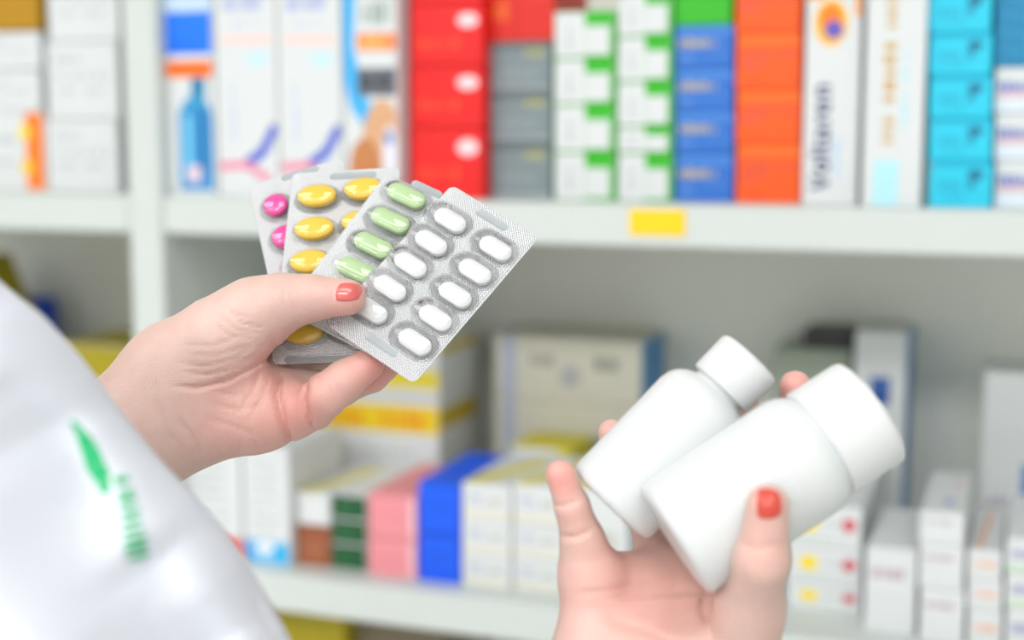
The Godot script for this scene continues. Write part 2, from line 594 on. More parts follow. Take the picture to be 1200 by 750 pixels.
		"orange_strip":
			area(im, 0.7, 0.02, 1, 1, Color(0.98, 0.5, 0.1))
			disc(im, 0.68, 0.25, 0.1, 0.1, Color(0.95, 0.85, 0.3))
			disc(im, 0.7, 0.7, 0.1, 0.1, Color(0.95, 0.8, 0.2))
			words(im, 0.05, 0.3, 0.55, 0.4, faint, 41)
			words(im, 0.05, 0.6, 0.55, 0.68, faint, 42)
		"tall_text", "tall_text_cyan":
			for k in 7:
				words(im, 0.2, 0.1 + 0.1 * k, 0.8, 0.13 + 0.1 * k, Color(0.58, 0.62, 0.64), 43 + k)
			if which == "tall_text":
				area(im, 0.62, 0.8, 1, 0.98, Color(0.9, 0.2, 0.15))
			else:
				area(im, 0.0, 0.8, 1, 1.0, Color(0.45, 0.75, 0.93))
				area(im, 0.0, 0.8, 0.12, 1.0, Color(0.25, 0.5, 0.85))
				disc(im, 0.45, 0.86, 0.2, 0.05, white)
				area(im, 0.68, 0.84, 0.96, 0.97, Color(0.0, 0.7, 0.92))
		"brown":
			area(im, 0, 0, 1, 0.15, Color(0.55, 0.3, 0.17))
			words(im, 0.15, 0.5, 0.8, 0.7, Color(0.72, 0.48, 0.36), 51)
		"darkgreen":
			area(im, 0, 0, 1, 0.12, Color(0.04, 0.25, 0.12))
			words(im, 0.15, 0.4, 0.7, 0.65, Color(0.25, 0.52, 0.36), 52)
		"pink":
			area(im, 0.88, 0, 1, 1, Color(0.95, 0.78, 0.82))
			words(im, 0.15, 0.45, 0.7, 0.6, Color(0.88, 0.5, 0.55), 53)
			area(im, 0, 0.0, 1, 0.06, Color(0.85, 0.5, 0.53))
		"royal":
			words(im, 0.2, 0.4, 0.8, 0.55, Color(0.02, 0.32, 0.85), 54)
			area(im, 0, 0, 1, 0.06, Color(0.0, 0.28, 0.75))
		"ledger":
			area(im, 0, 0.8, 1, 0.92, Color(0.93, 0.9, 0.78))
			words(im, 0.12, 0.3, 0.45, 0.42, Color(0.5, 0.56, 0.7), 55)
			words(im, 0.55, 0.36, 0.85, 0.56, Color(0.6, 0.55, 0.42), 56)
			words(im, 0.12, 0.55, 0.6, 0.63, Color(0.58, 0.62, 0.74), 57)
		"band_top":
			area(im, 0, 0, 1, 0.3, M.olive.albedo_color)
		"band_low":
			area(im, 0, 0.52, 1, 0.86, Color(0.92, 0.84, 0.2))
			words(im, 0.1, 0.2, 0.8, 0.35, Color(0.75, 0.74, 0.66), 58)
		"band_high":
			area(im, 0, 0.06, 1, 0.27, Color(0.96, 0.82, 0.12))
			words(im, 0.1, 0.09, 0.95, 0.24, Color(0.95, 0.6, 0.08), 59)
			for k in 4:
				words(im, 0.15, 0.4 + 0.13 * k, 0.85, 0.45 + 0.13 * k, Color(0.74, 0.75, 0.76), 60 + k)
		"cream":
			im.fill(M.cream.albedo_color)
			area(im, 0.06, 0, 0.16, 1, Color(0.72, 0.76, 0.84))
			words(im, 0.25, 0.25, 0.42, 0.45, Color(0.58, 0.59, 0.56), 64)
			words(im, 0.7, 0.25, 0.88, 0.48, Color(0.5, 0.52, 0.5), 65)
			disc(im, 0.52, 0.6, 0.07, 0.18, Color(0.72, 0.72, 0.74))
		"dots":
			disc(im, 0.28, 0.45, 0.13, 0.22, Color(0.98, 0.86, 0.1))
			disc(im, 0.84, 0.42, 0.1, 0.17, Color(0.82, 0.3, 0.36))
			words(im, 0.5, 0.35, 0.75, 0.5, Color(0.72, 0.76, 0.76), 66)
			words(im, 0.1, 0.78, 0.9, 0.88, Color(0.72, 0.8, 0.74), 67)
		"mauve_text":
			words(im, 0.1, 0.22, 0.8, 0.36, Color(0.66, 0.5, 0.57), 68)
			words(im, 0.1, 0.55, 0.7, 0.62, Color(0.8, 0.84, 0.88), 69)
		"orange_text":
			words(im, 0.2, 0.35, 0.9, 0.58, Color(0.93, 0.6, 0.42), 70)
			area(im, 0, 0.82, 1, 0.9, Color(0.84, 0.87, 0.86))
		"violet_text":
			words(im, 0.1, 0.25, 0.95, 0.6, Color(0.5, 0.5, 0.7), 71)
			area(im, 0, 0.84, 1, 0.96, Color(0.72, 0.88, 0.68))
		"clinic":
			area(im, 0.32, 0.2, 0.72, 0.33, Color(0.1, 0.3, 0.62))
			area(im, 0.42, 0.22, 0.62, 0.26, Color(0.25, 0.45, 0.75))
			area(im, 0.62, 0.9, 1, 1, Color(0.15, 0.45, 0.78))
		"far":
			area(im, 0.78, 0.45, 1, 0.98, Color(0.3, 0.52, 0.78))
			words(im, 0.2, 0.6, 0.6, 0.7, Color(0.75, 0.72, 0.8), 72)
		"yellow_top":
			swoosh(im, [Vector2(0.1, 0.95), Vector2(0.5, 0.6), Vector2(0.95, 0.1)], 0.16, Color(0.9, 0.84, 0.2))
		"orange_slash":
			swoosh(im, [Vector2(0.3, 0.9), Vector2(0.55, 0.1)], 0.08, Color(0.95, 0.7, 0.56))
		"blue_spot":
			disc(im, 0.6, 0.75, 0.12, 0.08, Color(0.6, 0.68, 0.85))
			disc(im, 0.75, 0.25, 0.12, 0.06, Color(0.9, 0.72, 0.74))
		"side_band":
			area(im, 0, 0.08, 1, 0.24, Color(0.8, 0.7, 0.15))
	var m := mat(Color.WHITE, 0.45)
	m.albedo_texture = ImageTexture.create_from_image(im)
	prints[which] = m
	return m

func carton(called: String, label: String, category: String, group: String, at: Vector3, size: Vector3, front: String, rest: String, top := "", side := "", turn := 0.0) -> MeshInstance3D:
	# at: the middle of the front's lower edge; size: width, height, depth
	var w := size.x / 2
	var h := size.y
	var d := size.z
	var c := 0.0007
	var out := ArrayMesh.new()
	var faces := [
		[Vector3(-w, 0, 0), Vector3(w, 0, 0), Vector3(w, h, 0), Vector3(-w, h, 0), Vector3(0, 0, 1), art(front) if front else M[rest]],
		[Vector3(-w, h, 0), Vector3(w, h, 0), Vector3(w, h, -d), Vector3(-w, h, -d), Vector3(0, 1, 0), (M[top] if M.has(top) else art(top)) if top else M[rest]],
		[Vector3(w, 0, 0), Vector3(w, 0, -d), Vector3(w, h, -d), Vector3(w, h, 0), Vector3(1, 0, 0), (M[side] if M.has(side) else art(side)) if side else M[rest]],
		[Vector3(-w, 0, -d), Vector3(-w, 0, 0), Vector3(-w, h, 0), Vector3(-w, h, -d), Vector3(-1, 0, 0), M[rest]],
		[Vector3(w, 0, -d), Vector3(-w, 0, -d), Vector3(-w, h, -d), Vector3(w, h, -d), Vector3(0, 0, -1), M[rest]],
		[Vector3(-w, 0, -d), Vector3(w, 0, -d), Vector3(w, 0, 0), Vector3(-w, 0, 0), Vector3(0, -1, 0), M[rest]]]
	var mid := Vector3(0, h / 2, -d / 2)
	var plain := SurfaceTool.new()
	plain.begin(Mesh.PRIMITIVE_TRIANGLES)
	plain.set_smooth_group(-1)
	for f in faces:
		var n: Vector3 = f[4]
		var p := []
		for i in 4:
			var v: Vector3 = f[i]
			var inward := (mid - v).sign()
			inward -= n * inward.dot(n)
			p.append(v + inward * c)
		var st := SurfaceTool.new()
		st.begin(Mesh.PRIMITIVE_TRIANGLES)
		for i in [0, 2, 1, 0, 3, 2]:
			st.set_normal(n)
			st.set_uv([Vector2(0, 1), Vector2(1, 1), Vector2(1, 0), Vector2(0, 0)][i])
			st.add_vertex(p[i])
		st.commit(out)
		out.surface_set_material(out.get_surface_count() - 1, f[5])
	# the folded edges and corners
	for sx in [-1, 1]:
		for sy in [-1, 1]:
			edge(plain, mid + Vector3(sx * w, sy * h / 2, 0), Vector3(-sx * c, 0, 0), Vector3(0, -sy * c, 0), Vector3(0, 0, d / 2 - c))
			edge(plain, mid + Vector3(sx * w, 0, sy * d / 2), Vector3(-sx * c, 0, 0), Vector3(0, 0, -sy * c), Vector3(0, h / 2 - c, 0))
			edge(plain, mid + Vector3(0, sx * h / 2, sy * d / 2), Vector3(0, -sx * c, 0), Vector3(0, 0, -sy * c), Vector3(w - c, 0, 0))
			for sz in [-1, 1]:
				var v := mid + Vector3(sx * w, sy * h / 2, sz * d / 2)
				var e := Vector3(-sx, -sy, -sz) * c
				var t := [v + Vector3(0, e.y, e.z), v + Vector3(e.x, 0, e.z), v + Vector3(e.x, e.y, 0)]
				if sx * sy * sz < 0:
					t.reverse()
				tri(plain, t[0], t[1], t[2])
	plain.generate_normals()
	plain.commit(out)
	out.surface_set_material(out.get_surface_count() - 1, M[rest])
	var o := put(called, out, null)
	o.position = at
	o.rotation.y = turn
	tag(o, label, category, group)
	return o

func edge(st: SurfaceTool, v: Vector3, i: Vector3, j: Vector3, along: Vector3) -> void:
	var a := v + i - along
	var b := v + j - along
	var c := v + j + along
	var d := v + i + along
	if (b - a).cross(c - a).dot(-(i + j)) > 0:
		tri(st, a, b, c); tri(st, a, c, d)
	else:
		tri(st, a, c, b); tri(st, a, d, c)

# ------------------------------------------------------------------ the room and the shelf

func structure(called: String, lo: Vector3, hi: Vector3, m: Material) -> void:
	var o := put(called, block(hi - lo, 0.003), m)
	o.position = Vector3((lo.x + hi.x) / 2, lo.y, (lo.z + hi.z) / 2)
	o.set_meta("kind", "structure")
	o.set_meta("label", {"floor": "pale grey floor of the shop", "ceiling": "white ceiling over the aisle"}.get(called, "plain white shop wall"))

func room() -> void:
	structure("floor", Vector3(-2.7, -0.1, -0.5), Vector3(2.1, 0.0, 3.7), M.floor)
	structure("ceiling", Vector3(-2.7, 2.75, -0.5), Vector3(2.1, 2.85, 3.7), M.ceiling)
	structure("wall_back", Vector3(-2.7, 0.0, -0.5), Vector3(2.1, 2.75, -0.4), M.wall)
	structure("wall_front", Vector3(-2.7, 0.0, 3.6), Vector3(2.1, 2.75, 3.7), M.wall)
	structure("wall_left", Vector3(-2.7, 0.0, -0.4), Vector3(-2.6, 2.75, 3.6), M.wall)
	structure("wall_right", Vector3(2.0, 0.0, -0.4), Vector3(2.1, 2.75, 3.6), M.wall)

func ceiling_light(at: Vector3, label: String, power: float) -> void:
	var o := root("ceiling_light", at)
	tag(o, label, "ceiling light", "ceiling lights over the aisle")
	put("housing", block(Vector3(1.24, 0.09, 0.64), 0.004), M.metal, o)
	var d := put("diffuser", block(Vector3(1.2, 0.012, 0.6), 0.002), M.diffuser, o)
	d.position.y = -0.012
	var l := AreaLight3D.new()
	l.name = "glow"
	l.area_size = Vector2(1.2, 0.6)
	l.area_normalize_energy = true
	l.light_energy = power
	l.light_color = Color(0.985, 0.983, 0.985)
	l.area_range = 8.0
	l.area_attenuation = 2.0
	l.shadow_enabled = true
	l.position.y = -0.02
	l.rotation.x = -PI / 2
	o.add_child(l)

func shelving() -> void:
	var o := root("shelving_unit", Vector3(-0.2, 0, 0))
	tag(o, "white painted wooden shelving unit with a grey back, full of medicine cartons", "shelf")
	for b in [[1.322, 1.351], [1.033, 1.062], [0.72, 0.75], [0.08, 0.11]]:
		for side in [[-1.9, -0.6605], [-0.6295, 1.4]]:
			var s := put("shelf_board", block(Vector3(side[1] - side[0], b[1] - b[0], 0.3), 0.002), M.shelf, o)
			s.position = Vector3((side[0] + side[1]) / 2 + 0.2, b[0], -0.15)
	for x in [-1.915, -0.645, 1.415]:
		var u := put("upright_panel", block(Vector3(0.03, 1.98, 0.302), 0.002), M.shelf, o)
		u.position = Vector3(x + 0.2, 0, -0.15)
	var back := put("back_panel", block(Vector3(3.35, 1.98, 0.012), 0.002), M.back, o)
	back.position = Vector3(-0.05, 0, -0.308)
	var t := put("price_tag", block(Vector3(0.0385, 0.0175, 0.0012), 0.0003), M.tag)
	t.position = Vector3(-0.2398, 1.3304, 0.0008)
	tag(t, "blank yellow price tag on the front edge of the upper shelf", "price tag")

func upper_shelf() -> void:
	carton("carton", "mustard yellow carton on top of the pile at the far left of the upper shelf", "carton", "cartons left of the divider", Vector3(-0.8040, 1.4835, -0.0500), Vector3(0.0554, 0.0514, 0.1000), "", "mustard")
	carton("carton", "white carton directly under the mustard yellow one", "carton", "cartons left of the divider", Vector3(-0.8055, 1.4515, -0.0500), Vector3(0.0574, 0.0304, 0.1000), "plain_text", "white")
	carton("carton", "thin white carton third down in the mustard-topped pile", "carton", "cartons left of the divider", Vector3(-0.8073, 1.4175, -0.0500), Vector3(0.0577, 0.0331, 0.1000), "plain_text", "white")
	carton("carton", "white carton with an orange end strip at the foot of the mustard-topped pile", "carton", "cartons left of the divider", Vector3(-0.8073, 1.3510, -0.0500), Vector3(0.0632, 0.0659, 0.1000), "orange_strip", "white")
	carton("carton", "white carton with grey print at the foot of the plain pile beside the divider", "carton", "cartons left of the divider", Vector3(-0.7387, 1.3510, -0.0500), Vector3(0.0700, 0.0586, 0.1200), "plain_text", "grey")
	carton("carton", "plain white carton in the middle of the pile beside the divider", "carton", "cartons left of the divider", Vector3(-0.7359, 1.4100, -0.0500), Vector3(0.0694, 0.0627, 0.1200), "plain_text", "grey")
	carton("carton", "white carton on top of the plain pile beside the divider", "carton", "cartons left of the divider", Vector3(-0.7330, 1.4731, -0.0500), Vector3(0.0688, 0.0590, 0.1200), "plain_text", "grey")
	carton("carton", "tall carton with blue block, orange band and blue bottle picture, beside the divider", "carton", "tall cartons on the upper shelf", Vector3(-0.6106, 1.3510, -0.0120), Vector3(0.0439, 0.1595, 0.0800), "lotion", "white")
	carton("carton", "tall white carton with a blue and pink swoosh, next to the blue bottle carton", "carton", "white swoosh cartons", Vector3(-0.5605, 1.3510, -0.0120), Vector3(0.0520, 0.1608, 0.0800), "gel", "white")
	carton("carton", "tall white carton with a blue and pink swoosh, next to the carton showing bare skin", "carton", "white swoosh cartons", Vector3(-0.5073, 1.3510, -0.0120), Vector3(0.0517, 0.1589, 0.0800), "gel", "white")
	carton("carton", "tall carton with an orange title band over a picture of bare skin", "carton", "tall cartons on the upper shelf", Vector3(-0.4594, 1.3510, -0.0150), Vector3(0.0433, 0.1574, 0.0800), "relief", "white")
	carton("carton", "bright red carton with a white oval, lowest of the red pile", "carton", "red cartons with a white oval", Vector3(-0.4064, 1.3510, -0.0300), Vector3(0.0574, 0.0522, 0.1000), "red", "red")
	carton("carton", "bright red carton with a white oval, second from the bottom of the red pile", "carton", "red cartons with a white oval", Vector3(-0.4061, 1.4036, -0.0300), Vector3(0.0570, 0.0435, 0.1000), "red", "red")
	carton("carton", "bright red carton with a white oval, third from the bottom of the red pile", "carton", "red cartons with a white oval", Vector3(-0.4058, 1.4476, -0.0300), Vector3(0.0567, 0.0436, 0.1000), "red", "red")
	carton("carton", "bright red carton topping the red pile, cut by the photo's upper edge", "carton", "red cartons with a white oval", Vector3(-0.4055, 1.4916, -0.0300), Vector3(0.0564, 0.0372, 0.1000), "red", "red")
	carton("carton", "steel grey carton with yellow print, lowest of the grey pile", "carton", "steel grey cartons", Vector3(-0.3542, 1.3510, -0.0450), Vector3(0.0468, 0.0412, 0.0800), "steel", "steel")
	carton("carton", "steel grey carton with yellow print, in the middle of the grey pile", "carton", "steel grey cartons", Vector3(-0.3543, 1.3926, -0.0450), Vector3(0.0466, 0.0356, 0.0800), "steel", "steel")
	carton("carton", "steel grey carton with yellow print, topmost of the grey pile", "carton", "steel grey cartons", Vector3(-0.3543, 1.4286, -0.0450), Vector3(0.0464, 0.0353, 0.0800), "steel", "steel")
	carton("carton", "wide red-orange carton lying across the top of the grey pile", "carton", "", Vector3(-0.3531, 1.4643, -0.0450), Vector3(0.0487, 0.0551, 0.0800), "fire", "redorange")
	carton("green_carton", "white and green carton, lowest of the shorter green pile", "carton", "white and green cartons", Vector3(-0.3056, 1.3510, -0.0450), Vector3(0.0453, 0.0340, 0.1000), "split", "green")
	carton("green_carton", "white and green carton, second from the bottom of the shorter green pile", "carton", "white and green cartons", Vector3(-0.3058, 1.3854, -0.0450), Vector3(0.0451, 0.0333, 0.1000), "split", "green")
	carton("green_carton", "white and green carton, third from the bottom of the shorter green pile", "carton", "white and green cartons", Vector3(-0.3061, 1.4191, -0.0450), Vector3(0.0450, 0.0318, 0.1000), "split", "green")
	carton("green_carton", "white and green carton topping the shorter green pile beside the grey cartons", "carton", "white and green cartons", Vector3(-0.3063, 1.4513, -0.0450), Vector3(0.0448, 0.0327, 0.1000), "split", "green")
	carton("green_carton", "white and green carton, lowest of the taller green pile", "carton", "white and green cartons", Vector3(-0.2612, 1.3510, -0.0450), Vector3(0.0396, 0.0336, 0.1000), "split", "green")
	carton("green_carton", "white and green carton, second from the bottom of the taller green pile", "carton", "white and green cartons", Vector3(-0.2616, 1.3850, -0.0450), Vector3(0.0395, 0.0180, 0.1000), "split", "green")
	carton("green_carton", "white and green carton, third from the bottom of the taller green pile", "carton", "white and green cartons", Vector3(-0.2619, 1.4034, -0.0450), Vector3(0.0394, 0.0309, 0.1000), "split", "green")
	carton("green_carton", "white and green carton, fourth from the bottom of the taller green pile", "carton", "white and green cartons", Vector3(-0.2623, 1.4347, -0.0450), Vector3(0.0392, 0.0306, 0.1000), "split", "green")
	carton("green_carton", "white and green carton topping the taller green pile, cut by the photo's upper edge", "carton", "white and green cartons", Vector3(-0.2626, 1.4657, -0.0450), Vector3(0.0391, 0.0310, 0.1000), "split", "green")
	carton("carton", "blue carton with sand coloured print, lowest of its pile", "carton", "blue cartons with sand print", Vector3(-0.2200, 1.3510, -0.0500), Vector3(0.0417, 0.0332, 0.1000), "blue", "blue")
	carton("carton", "blue carton with sand coloured print, second from the bottom", "carton", "blue cartons with sand print", Vector3(-0.2205, 1.3846, -0.0500), Vector3(0.0415, 0.0290, 0.1000), "blue", "blue")
	carton("carton", "blue carton with sand coloured print, third from the bottom", "carton", "blue cartons with sand print", Vector3(-0.2211, 1.4139, -0.0500), Vector3(0.0414, 0.0288, 0.1000), "blue", "blue")
	carton("carton", "blue carton with sand coloured print, topmost of its pile", "carton", "blue cartons with sand print", Vector3(-0.2216, 1.4431, -0.0500), Vector3(0.0412, 0.0291, 0.1000), "blue", "blue")
	carton("carton", "plain grass green carton lying on top of the blue pile", "carton", "", Vector3(-0.2227, 1.4726, -0.0500), Vector3(0.0399, 0.0335, 0.1000), "", "green")
	carton("carton", "orange carton with violet print, lowest of its pile", "carton", "orange cartons", Vector3(-0.1752, 1.3510, -0.0500), Vector3(0.0445, 0.0403, 0.1000), "orange", "orange")
	carton("carton", "orange carton with violet print, second from the bottom", "carton", "orange cartons", Vector3(-0.1761, 1.3917, -0.0500), Vector3(0.0443, 0.0359, 0.1000), "orange", "orange")
	carton("carton", "orange carton with violet print, third from the bottom", "carton", "orange cartons", Vector3(-0.1769, 1.4280, -0.0500), Vector3(0.0441, 0.0379, 0.1000), "orange", "orange")
	carton("carton", "orange carton with violet print, cut by the photo's upper edge", "carton", "orange cartons", Vector3(-0.1778, 1.4663, -0.0500), Vector3(0.0439, 0.0353, 0.1000), "orange", "orange")
	var gel := carton("carton", "tall white ointment carton with an orange ball and vertical navy lettering", "carton", "", Vector3(-0.1324, 1.3510, -0.0400), Vector3(0.0362, 0.1507, 0.0500), "ointment", "white")
	var text := TextMesh.new()
	var sans := SystemFont.new()
	sans.font_names = PackedStringArray(["Droid Sans"])
	sans.font_weight = 700
	text.font = sans
	text.text = "Voltaren"
	text.font_size = 24
	text.pixel_size = 0.00072
	text.depth = 0.0002
	var word := put("lettering", text, M.ink, gel)
	word.position = Vector3(-0.0065, 0.045, 0.0001)
	word.rotation.z = PI / 2
	carton("carton", "tall white carton with vertical gold lettering over a pale aqua corner", "carton", "", Vector3(-0.0906, 1.3510, -0.0250), Vector3(0.0373, 0.1476, 0.0500), "gold", "white")
	carton("carton", "cyan carton with dark teal print, lowest of its pile", "carton", "cyan cartons", Vector3(-0.0482, 1.3510, -0.0320), Vector3(0.0388, 0.0298, 0.1000), "cyan", "cyan")
	carton("carton", "cyan carton with dark teal print, second from the bottom", "carton", "cyan cartons", Vector3(-0.0493, 1.3812, -0.0320), Vector3(0.0386, 0.0267, 0.1000), "cyan", "cyan")
	carton("carton", "cyan carton with dark teal print, third from the bottom", "carton", "cyan cartons", Vector3(-0.0503, 1.4083, -0.0320), Vector3(0.0385, 0.0266, 0.1000), "cyan", "cyan")
	carton("carton", "cyan carton with dark teal print, fourth from the bottom", "carton", "cyan cartons", Vector3(-0.0514, 1.4353, -0.0320), Vector3(0.0384, 0.0264, 0.1000), "cyan", "cyan")
	carton("carton", "cyan carton with dark teal print, cut by the photo's upper edge", "carton", "cyan cartons", Vector3(-0.0525, 1.4621, -0.0320), Vector3(0.0383, 0.0278, 0.1000), "cyan", "cyan")
	carton("carton", "white carton with blue print over a pink line, lowest at the right edge", "carton", "white cartons at the right edge", Vector3(-0.0072, 1.3510, -0.0400), Vector3(0.0404, 0.0304, 0.1000), "tem", "white")
	carton("carton", "white carton with blue print over a pink line, in the middle at the right edge", "carton", "white cartons at the right edge", Vector3(-0.0085, 1.3818, -0.0400), Vector3(0.0403, 0.0292, 0.1000), "tem", "white")
	carton("carton", "white carton with blue print over a pink line, topmost at the right edge", "carton", "white cartons at the right edge", Vector3(-0.0098, 1.4115, -0.0400), Vector3(0.0402, 0.0285, 0.1000), "tem", "white")
	carton("carton", "dark teal carton lying on the white cartons at the right edge", "carton", "", Vector3(-0.0115, 1.4404, -0.0400), Vector3(0.0395, 0.0567, 0.1000), "teal", "teal")
	for o in get_children():   # the white sticker on each green carton
		if o.name.begins_with("green_carton"):
			var b: AABB = o.mesh.get_aabb()
			var s := put("sticker", block(Vector3(b.size.x * 0.4, b.size.y * 0.62, 0.0004), 0.0001), M.white, o)
			s.position = Vector3(b.size.x * 0.22, b.size.y * 0.06, 0.0003)

func lower_shelf() -> void:
	carton("carton", "tall white carton with a red corner, half behind the coat", "carton", "tall white cartons by the coat", Vector3(-0.6094, 1.0620, -0.0200), Vector3(0.0608, 0.0902, 0.0900), "tall_text", "white")
	carton("carton", "tall white carton with grey text and a cyan foot", "carton", "tall white cartons by the coat", Vector3(-0.5566, 1.0620, -0.0200), Vector3(0.0405, 0.0942, 0.0900), "tall_text_cyan", "white")
	carton("carton", "brown carton at the bottom between the cyan-footed and dark green ones", "carton", "", Vector3(-0.5212, 1.0620, -0.0300), Vector3(0.0280, 0.0329, 0.1000), "brown", "brown")
	carton("carton", "white carton with a yellow swoosh on its lid, lying on the brown carton", "carton", "", Vector3(-0.5206, 1.0951, -0.0300), Vector3(0.0279, 0.0251, 0.1000), "", "white", "yellow_top")
	carton("carton", "dark green carton, lowest of its pile", "carton", "dark green cartons", Vector3(-0.4901, 1.0620, -0.0300), Vector3(0.0304, 0.0203, 0.1000), "darkgreen", "white")
	carton("carton", "dark green carton in the middle of its pile", "carton", "dark green cartons", Vector3(-0.4897, 1.0827, -0.0300), Vector3(0.0303, 0.0193, 0.1000), "darkgreen", "white")
	carton("carton", "dark green carton with a pale lid, topmost of its pile", "carton", "dark green cartons", Vector3(-0.4894, 1.1024, -0.0300), Vector3(0.0303, 0.0192, 0.1000), "darkgreen", "white")
	carton("carton", "pink carton under the other pink one", "carton", "pink cartons", Vector3(-0.4510, 1.0620, -0.0260), Vector3(0.0396, 0.0307, 0.1000), "pink", "pink")
	carton("carton", "pink carton with a pale lid, lying on the other pink one", "carton", "pink cartons", Vector3(-0.4506, 1.0931, -0.0260), Vector3(0.0394, 0.0343, 0.1000), "pink", "pink")
	carton("carton", "royal blue carton under the other blue one beside the pink pile", "carton", "royal blue cartons", Vector3(-0.4124, 1.0620, -0.0260), Vector3(0.0337, 0.0379, 0.1000), "royal", "royal")
	carton("carton", "royal blue carton on top beside the pink pile", "carton", "royal blue cartons", Vector3(-0.4121, 1.1003, -0.0260), Vector3(0.0335, 0.0397, 0.1000), "royal", "royal")
	carton("carton", "white carton with faint print beside the royal blue pile, lowest of three", "carton", "white cartons in the middle of the lower shelf", Vector3(-0.3749, 1.0620, -0.0280), Vector3(0.0391, 0.0247, 0.1000), "ledger", "white", "yellow_top")
	carton("carton", "white carton with faint print beside the royal blue pile, middle of three", "carton", "white cartons in the middle of the lower shelf", Vector3(-0.3748, 1.0871, -0.0280), Vector3(0.0390, 0.0258, 0.1000), "ledger", "white", "yellow_top")
	carton("carton", "white carton with a yellow marked lid beside the royal blue pile", "carton", "white cartons in the middle of the lower shelf", Vector3(-0.3748, 1.1132, -0.0280), Vector3(0.0388, 0.0275, 0.1000), "ledger", "white", "yellow_top")
	carton("carton", "white carton with faint print near the little finger, lowest of three", "carton", "white cartons in the middle of the lower shelf", Vector3(-0.3341, 1.0620, -0.0300), Vector3(0.0401, 0.0251, 0.1000), "ledger", "white", "yellow_top")
	carton("carton", "white carton with faint print near the little finger, middle of three", "carton", "white cartons in the middle of the lower shelf", Vector3(-0.3342, 1.0875, -0.0300), Vector3(0.0399, 0.0254, 0.1000), "ledger", "white", "yellow_top")
	carton("carton", "white carton with a yellow marked lid near the little finger", "carton", "white cartons in the middle of the lower shelf", Vector3(-0.3342, 1.1134, -0.0300), Vector3(0.0398, 0.0291, 0.1000), "ledger", "white", "yellow_top")
	carton("carton", "white carton behind the little finger of the right hand", "carton", "white cartons in the middle of the lower shelf", Vector3(-0.2897, 1.0620, -0.0300), Vector3(0.0452, 0.0825, 0.1000), "ledger", "white", "yellow_top")
	carton("carton", "yellow lidded carton behind the white ones, in front of the cream pile", "carton", "", Vector3(-0.3733, 1.0620, -0.1450), Vector3(0.0511, 0.0822, 0.0600), "yellow_top", "yellow")
	carton("carton", "large white carton with an orange lettered yellow band, behind the small colourful piles", "carton", "yellow banded cartons", Vector3(-0.5318, 1.0620, -0.1500), Vector3(0.1336, 0.1145, 0.0850), "band_high", "grey", "", "side_band")
	carton("carton", "large pale carton with a yellow lower band, lying on the orange lettered one", "carton", "yellow banded cartons", Vector3(-0.5307, 1.1769, -0.1500), Vector3(0.1324, 0.0490, 0.0850), "band_low", "cream", "", "side_band")
	carton("carton", "wide cream carton with blue ends, lower of the pair at the back", "carton", "cream cartons at the back", Vector3(-0.3742, 1.0620, -0.2150), Vector3(0.1318, 0.1073, 0.0800), "cream", "cream", "", "skyblue")
	carton("carton", "wide cream carton with blue ends, upper of the pair at the back", "carton", "cream cartons at the back", Vector3(-0.3737, 1.1697, -0.2150), Vector3(0.1324, 0.0552, 0.0800), "cream", "cream", "", "skyblue")
	carton("carton", "white carton with a yellow and a red dot, lowest beside the thumb", "carton", "dotted white cartons", Vector3(-0.1304, 1.0620, -0.0600), Vector3(0.0518, 0.0200, 0.1600), "dots", "white")
	carton("carton", "white carton with a yellow and a red dot, middle one beside the thumb", "carton", "dotted white cartons", Vector3(-0.1311, 1.0824, -0.0600), Vector3(0.0516, 0.0263, 0.1600), "dots", "white")
	carton("carton", "white carton with a yellow and a red dot, topmost beside the thumb", "carton", "dotted white cartons", Vector3(-0.1319, 1.1091, -0.0600), Vector3(0.0515, 0.0298, 0.1600), "dots", "white")
	carton("carton", "white carton with mauve print in front of the dotted pile's right side", "carton", "", Vector3(-0.0825, 1.0620, -0.0300), Vector3(0.0334, 0.0594, 0.1100), "mauve_text", "white")
	carton("carton", "white carton with faint mauve print, lowest of the middle pile at the right", "carton", "white cartons low at the right", Vector3(-0.0484, 1.0620, -0.0220), Vector3(0.0281, 0.0372, 0.1200), "mauve_text", "white", "blue_spot")
	carton("carton", "white carton with faint mauve print, second of the middle pile at the right", "carton", "white cartons low at the right", Vector3(-0.0497, 1.0996, -0.0220), Vector3(0.0280, 0.0297, 0.1200), "mauve_text", "white", "blue_spot")
	carton("carton", "white carton with faint mauve print and a blue spot on its lid", "carton", "white cartons low at the right", Vector3(-0.0506, 1.1297, -0.0220), Vector3(0.0279, 0.0215, 0.1200), "mauve_text", "white", "blue_spot")
	carton("carton", "white carton with pale orange print, lowest of its pile", "carton", "white cartons with orange print", Vector3(-0.0211, 1.0620, -0.0250), Vector3(0.0217, 0.0249, 0.1200), "orange_text", "white", "orange_slash")
	carton("carton", "white carton with pale orange print, middle of its pile", "carton", "white cartons with orange print", Vector3(-0.0220, 1.0873, -0.0250), Vector3(0.0217, 0.0198, 0.1200), "orange_text", "white", "orange_slash")
	carton("carton", "white carton with pale orange print and an orange slash on its lid", "carton", "white cartons with orange print", Vector3(-0.0228, 1.1075, -0.0250), Vector3(0.0216, 0.0197, 0.1200), "orange_text", "white", "orange_slash")
	carton("carton", "white carton with violet print at the photo's right edge, lowest of three", "carton", "white cartons with violet print", Vector3(0.0078, 1.0620, -0.0250), Vector3(0.0316, 0.0283, 0.1200), "violet_text", "white")
	carton("carton", "white carton with violet print at the photo's right edge, middle of three", "carton", "white cartons with violet print", Vector3(0.0067, 1.0907, -0.0250), Vector3(0.0316, 0.0236, 0.1200), "violet_text", "white")
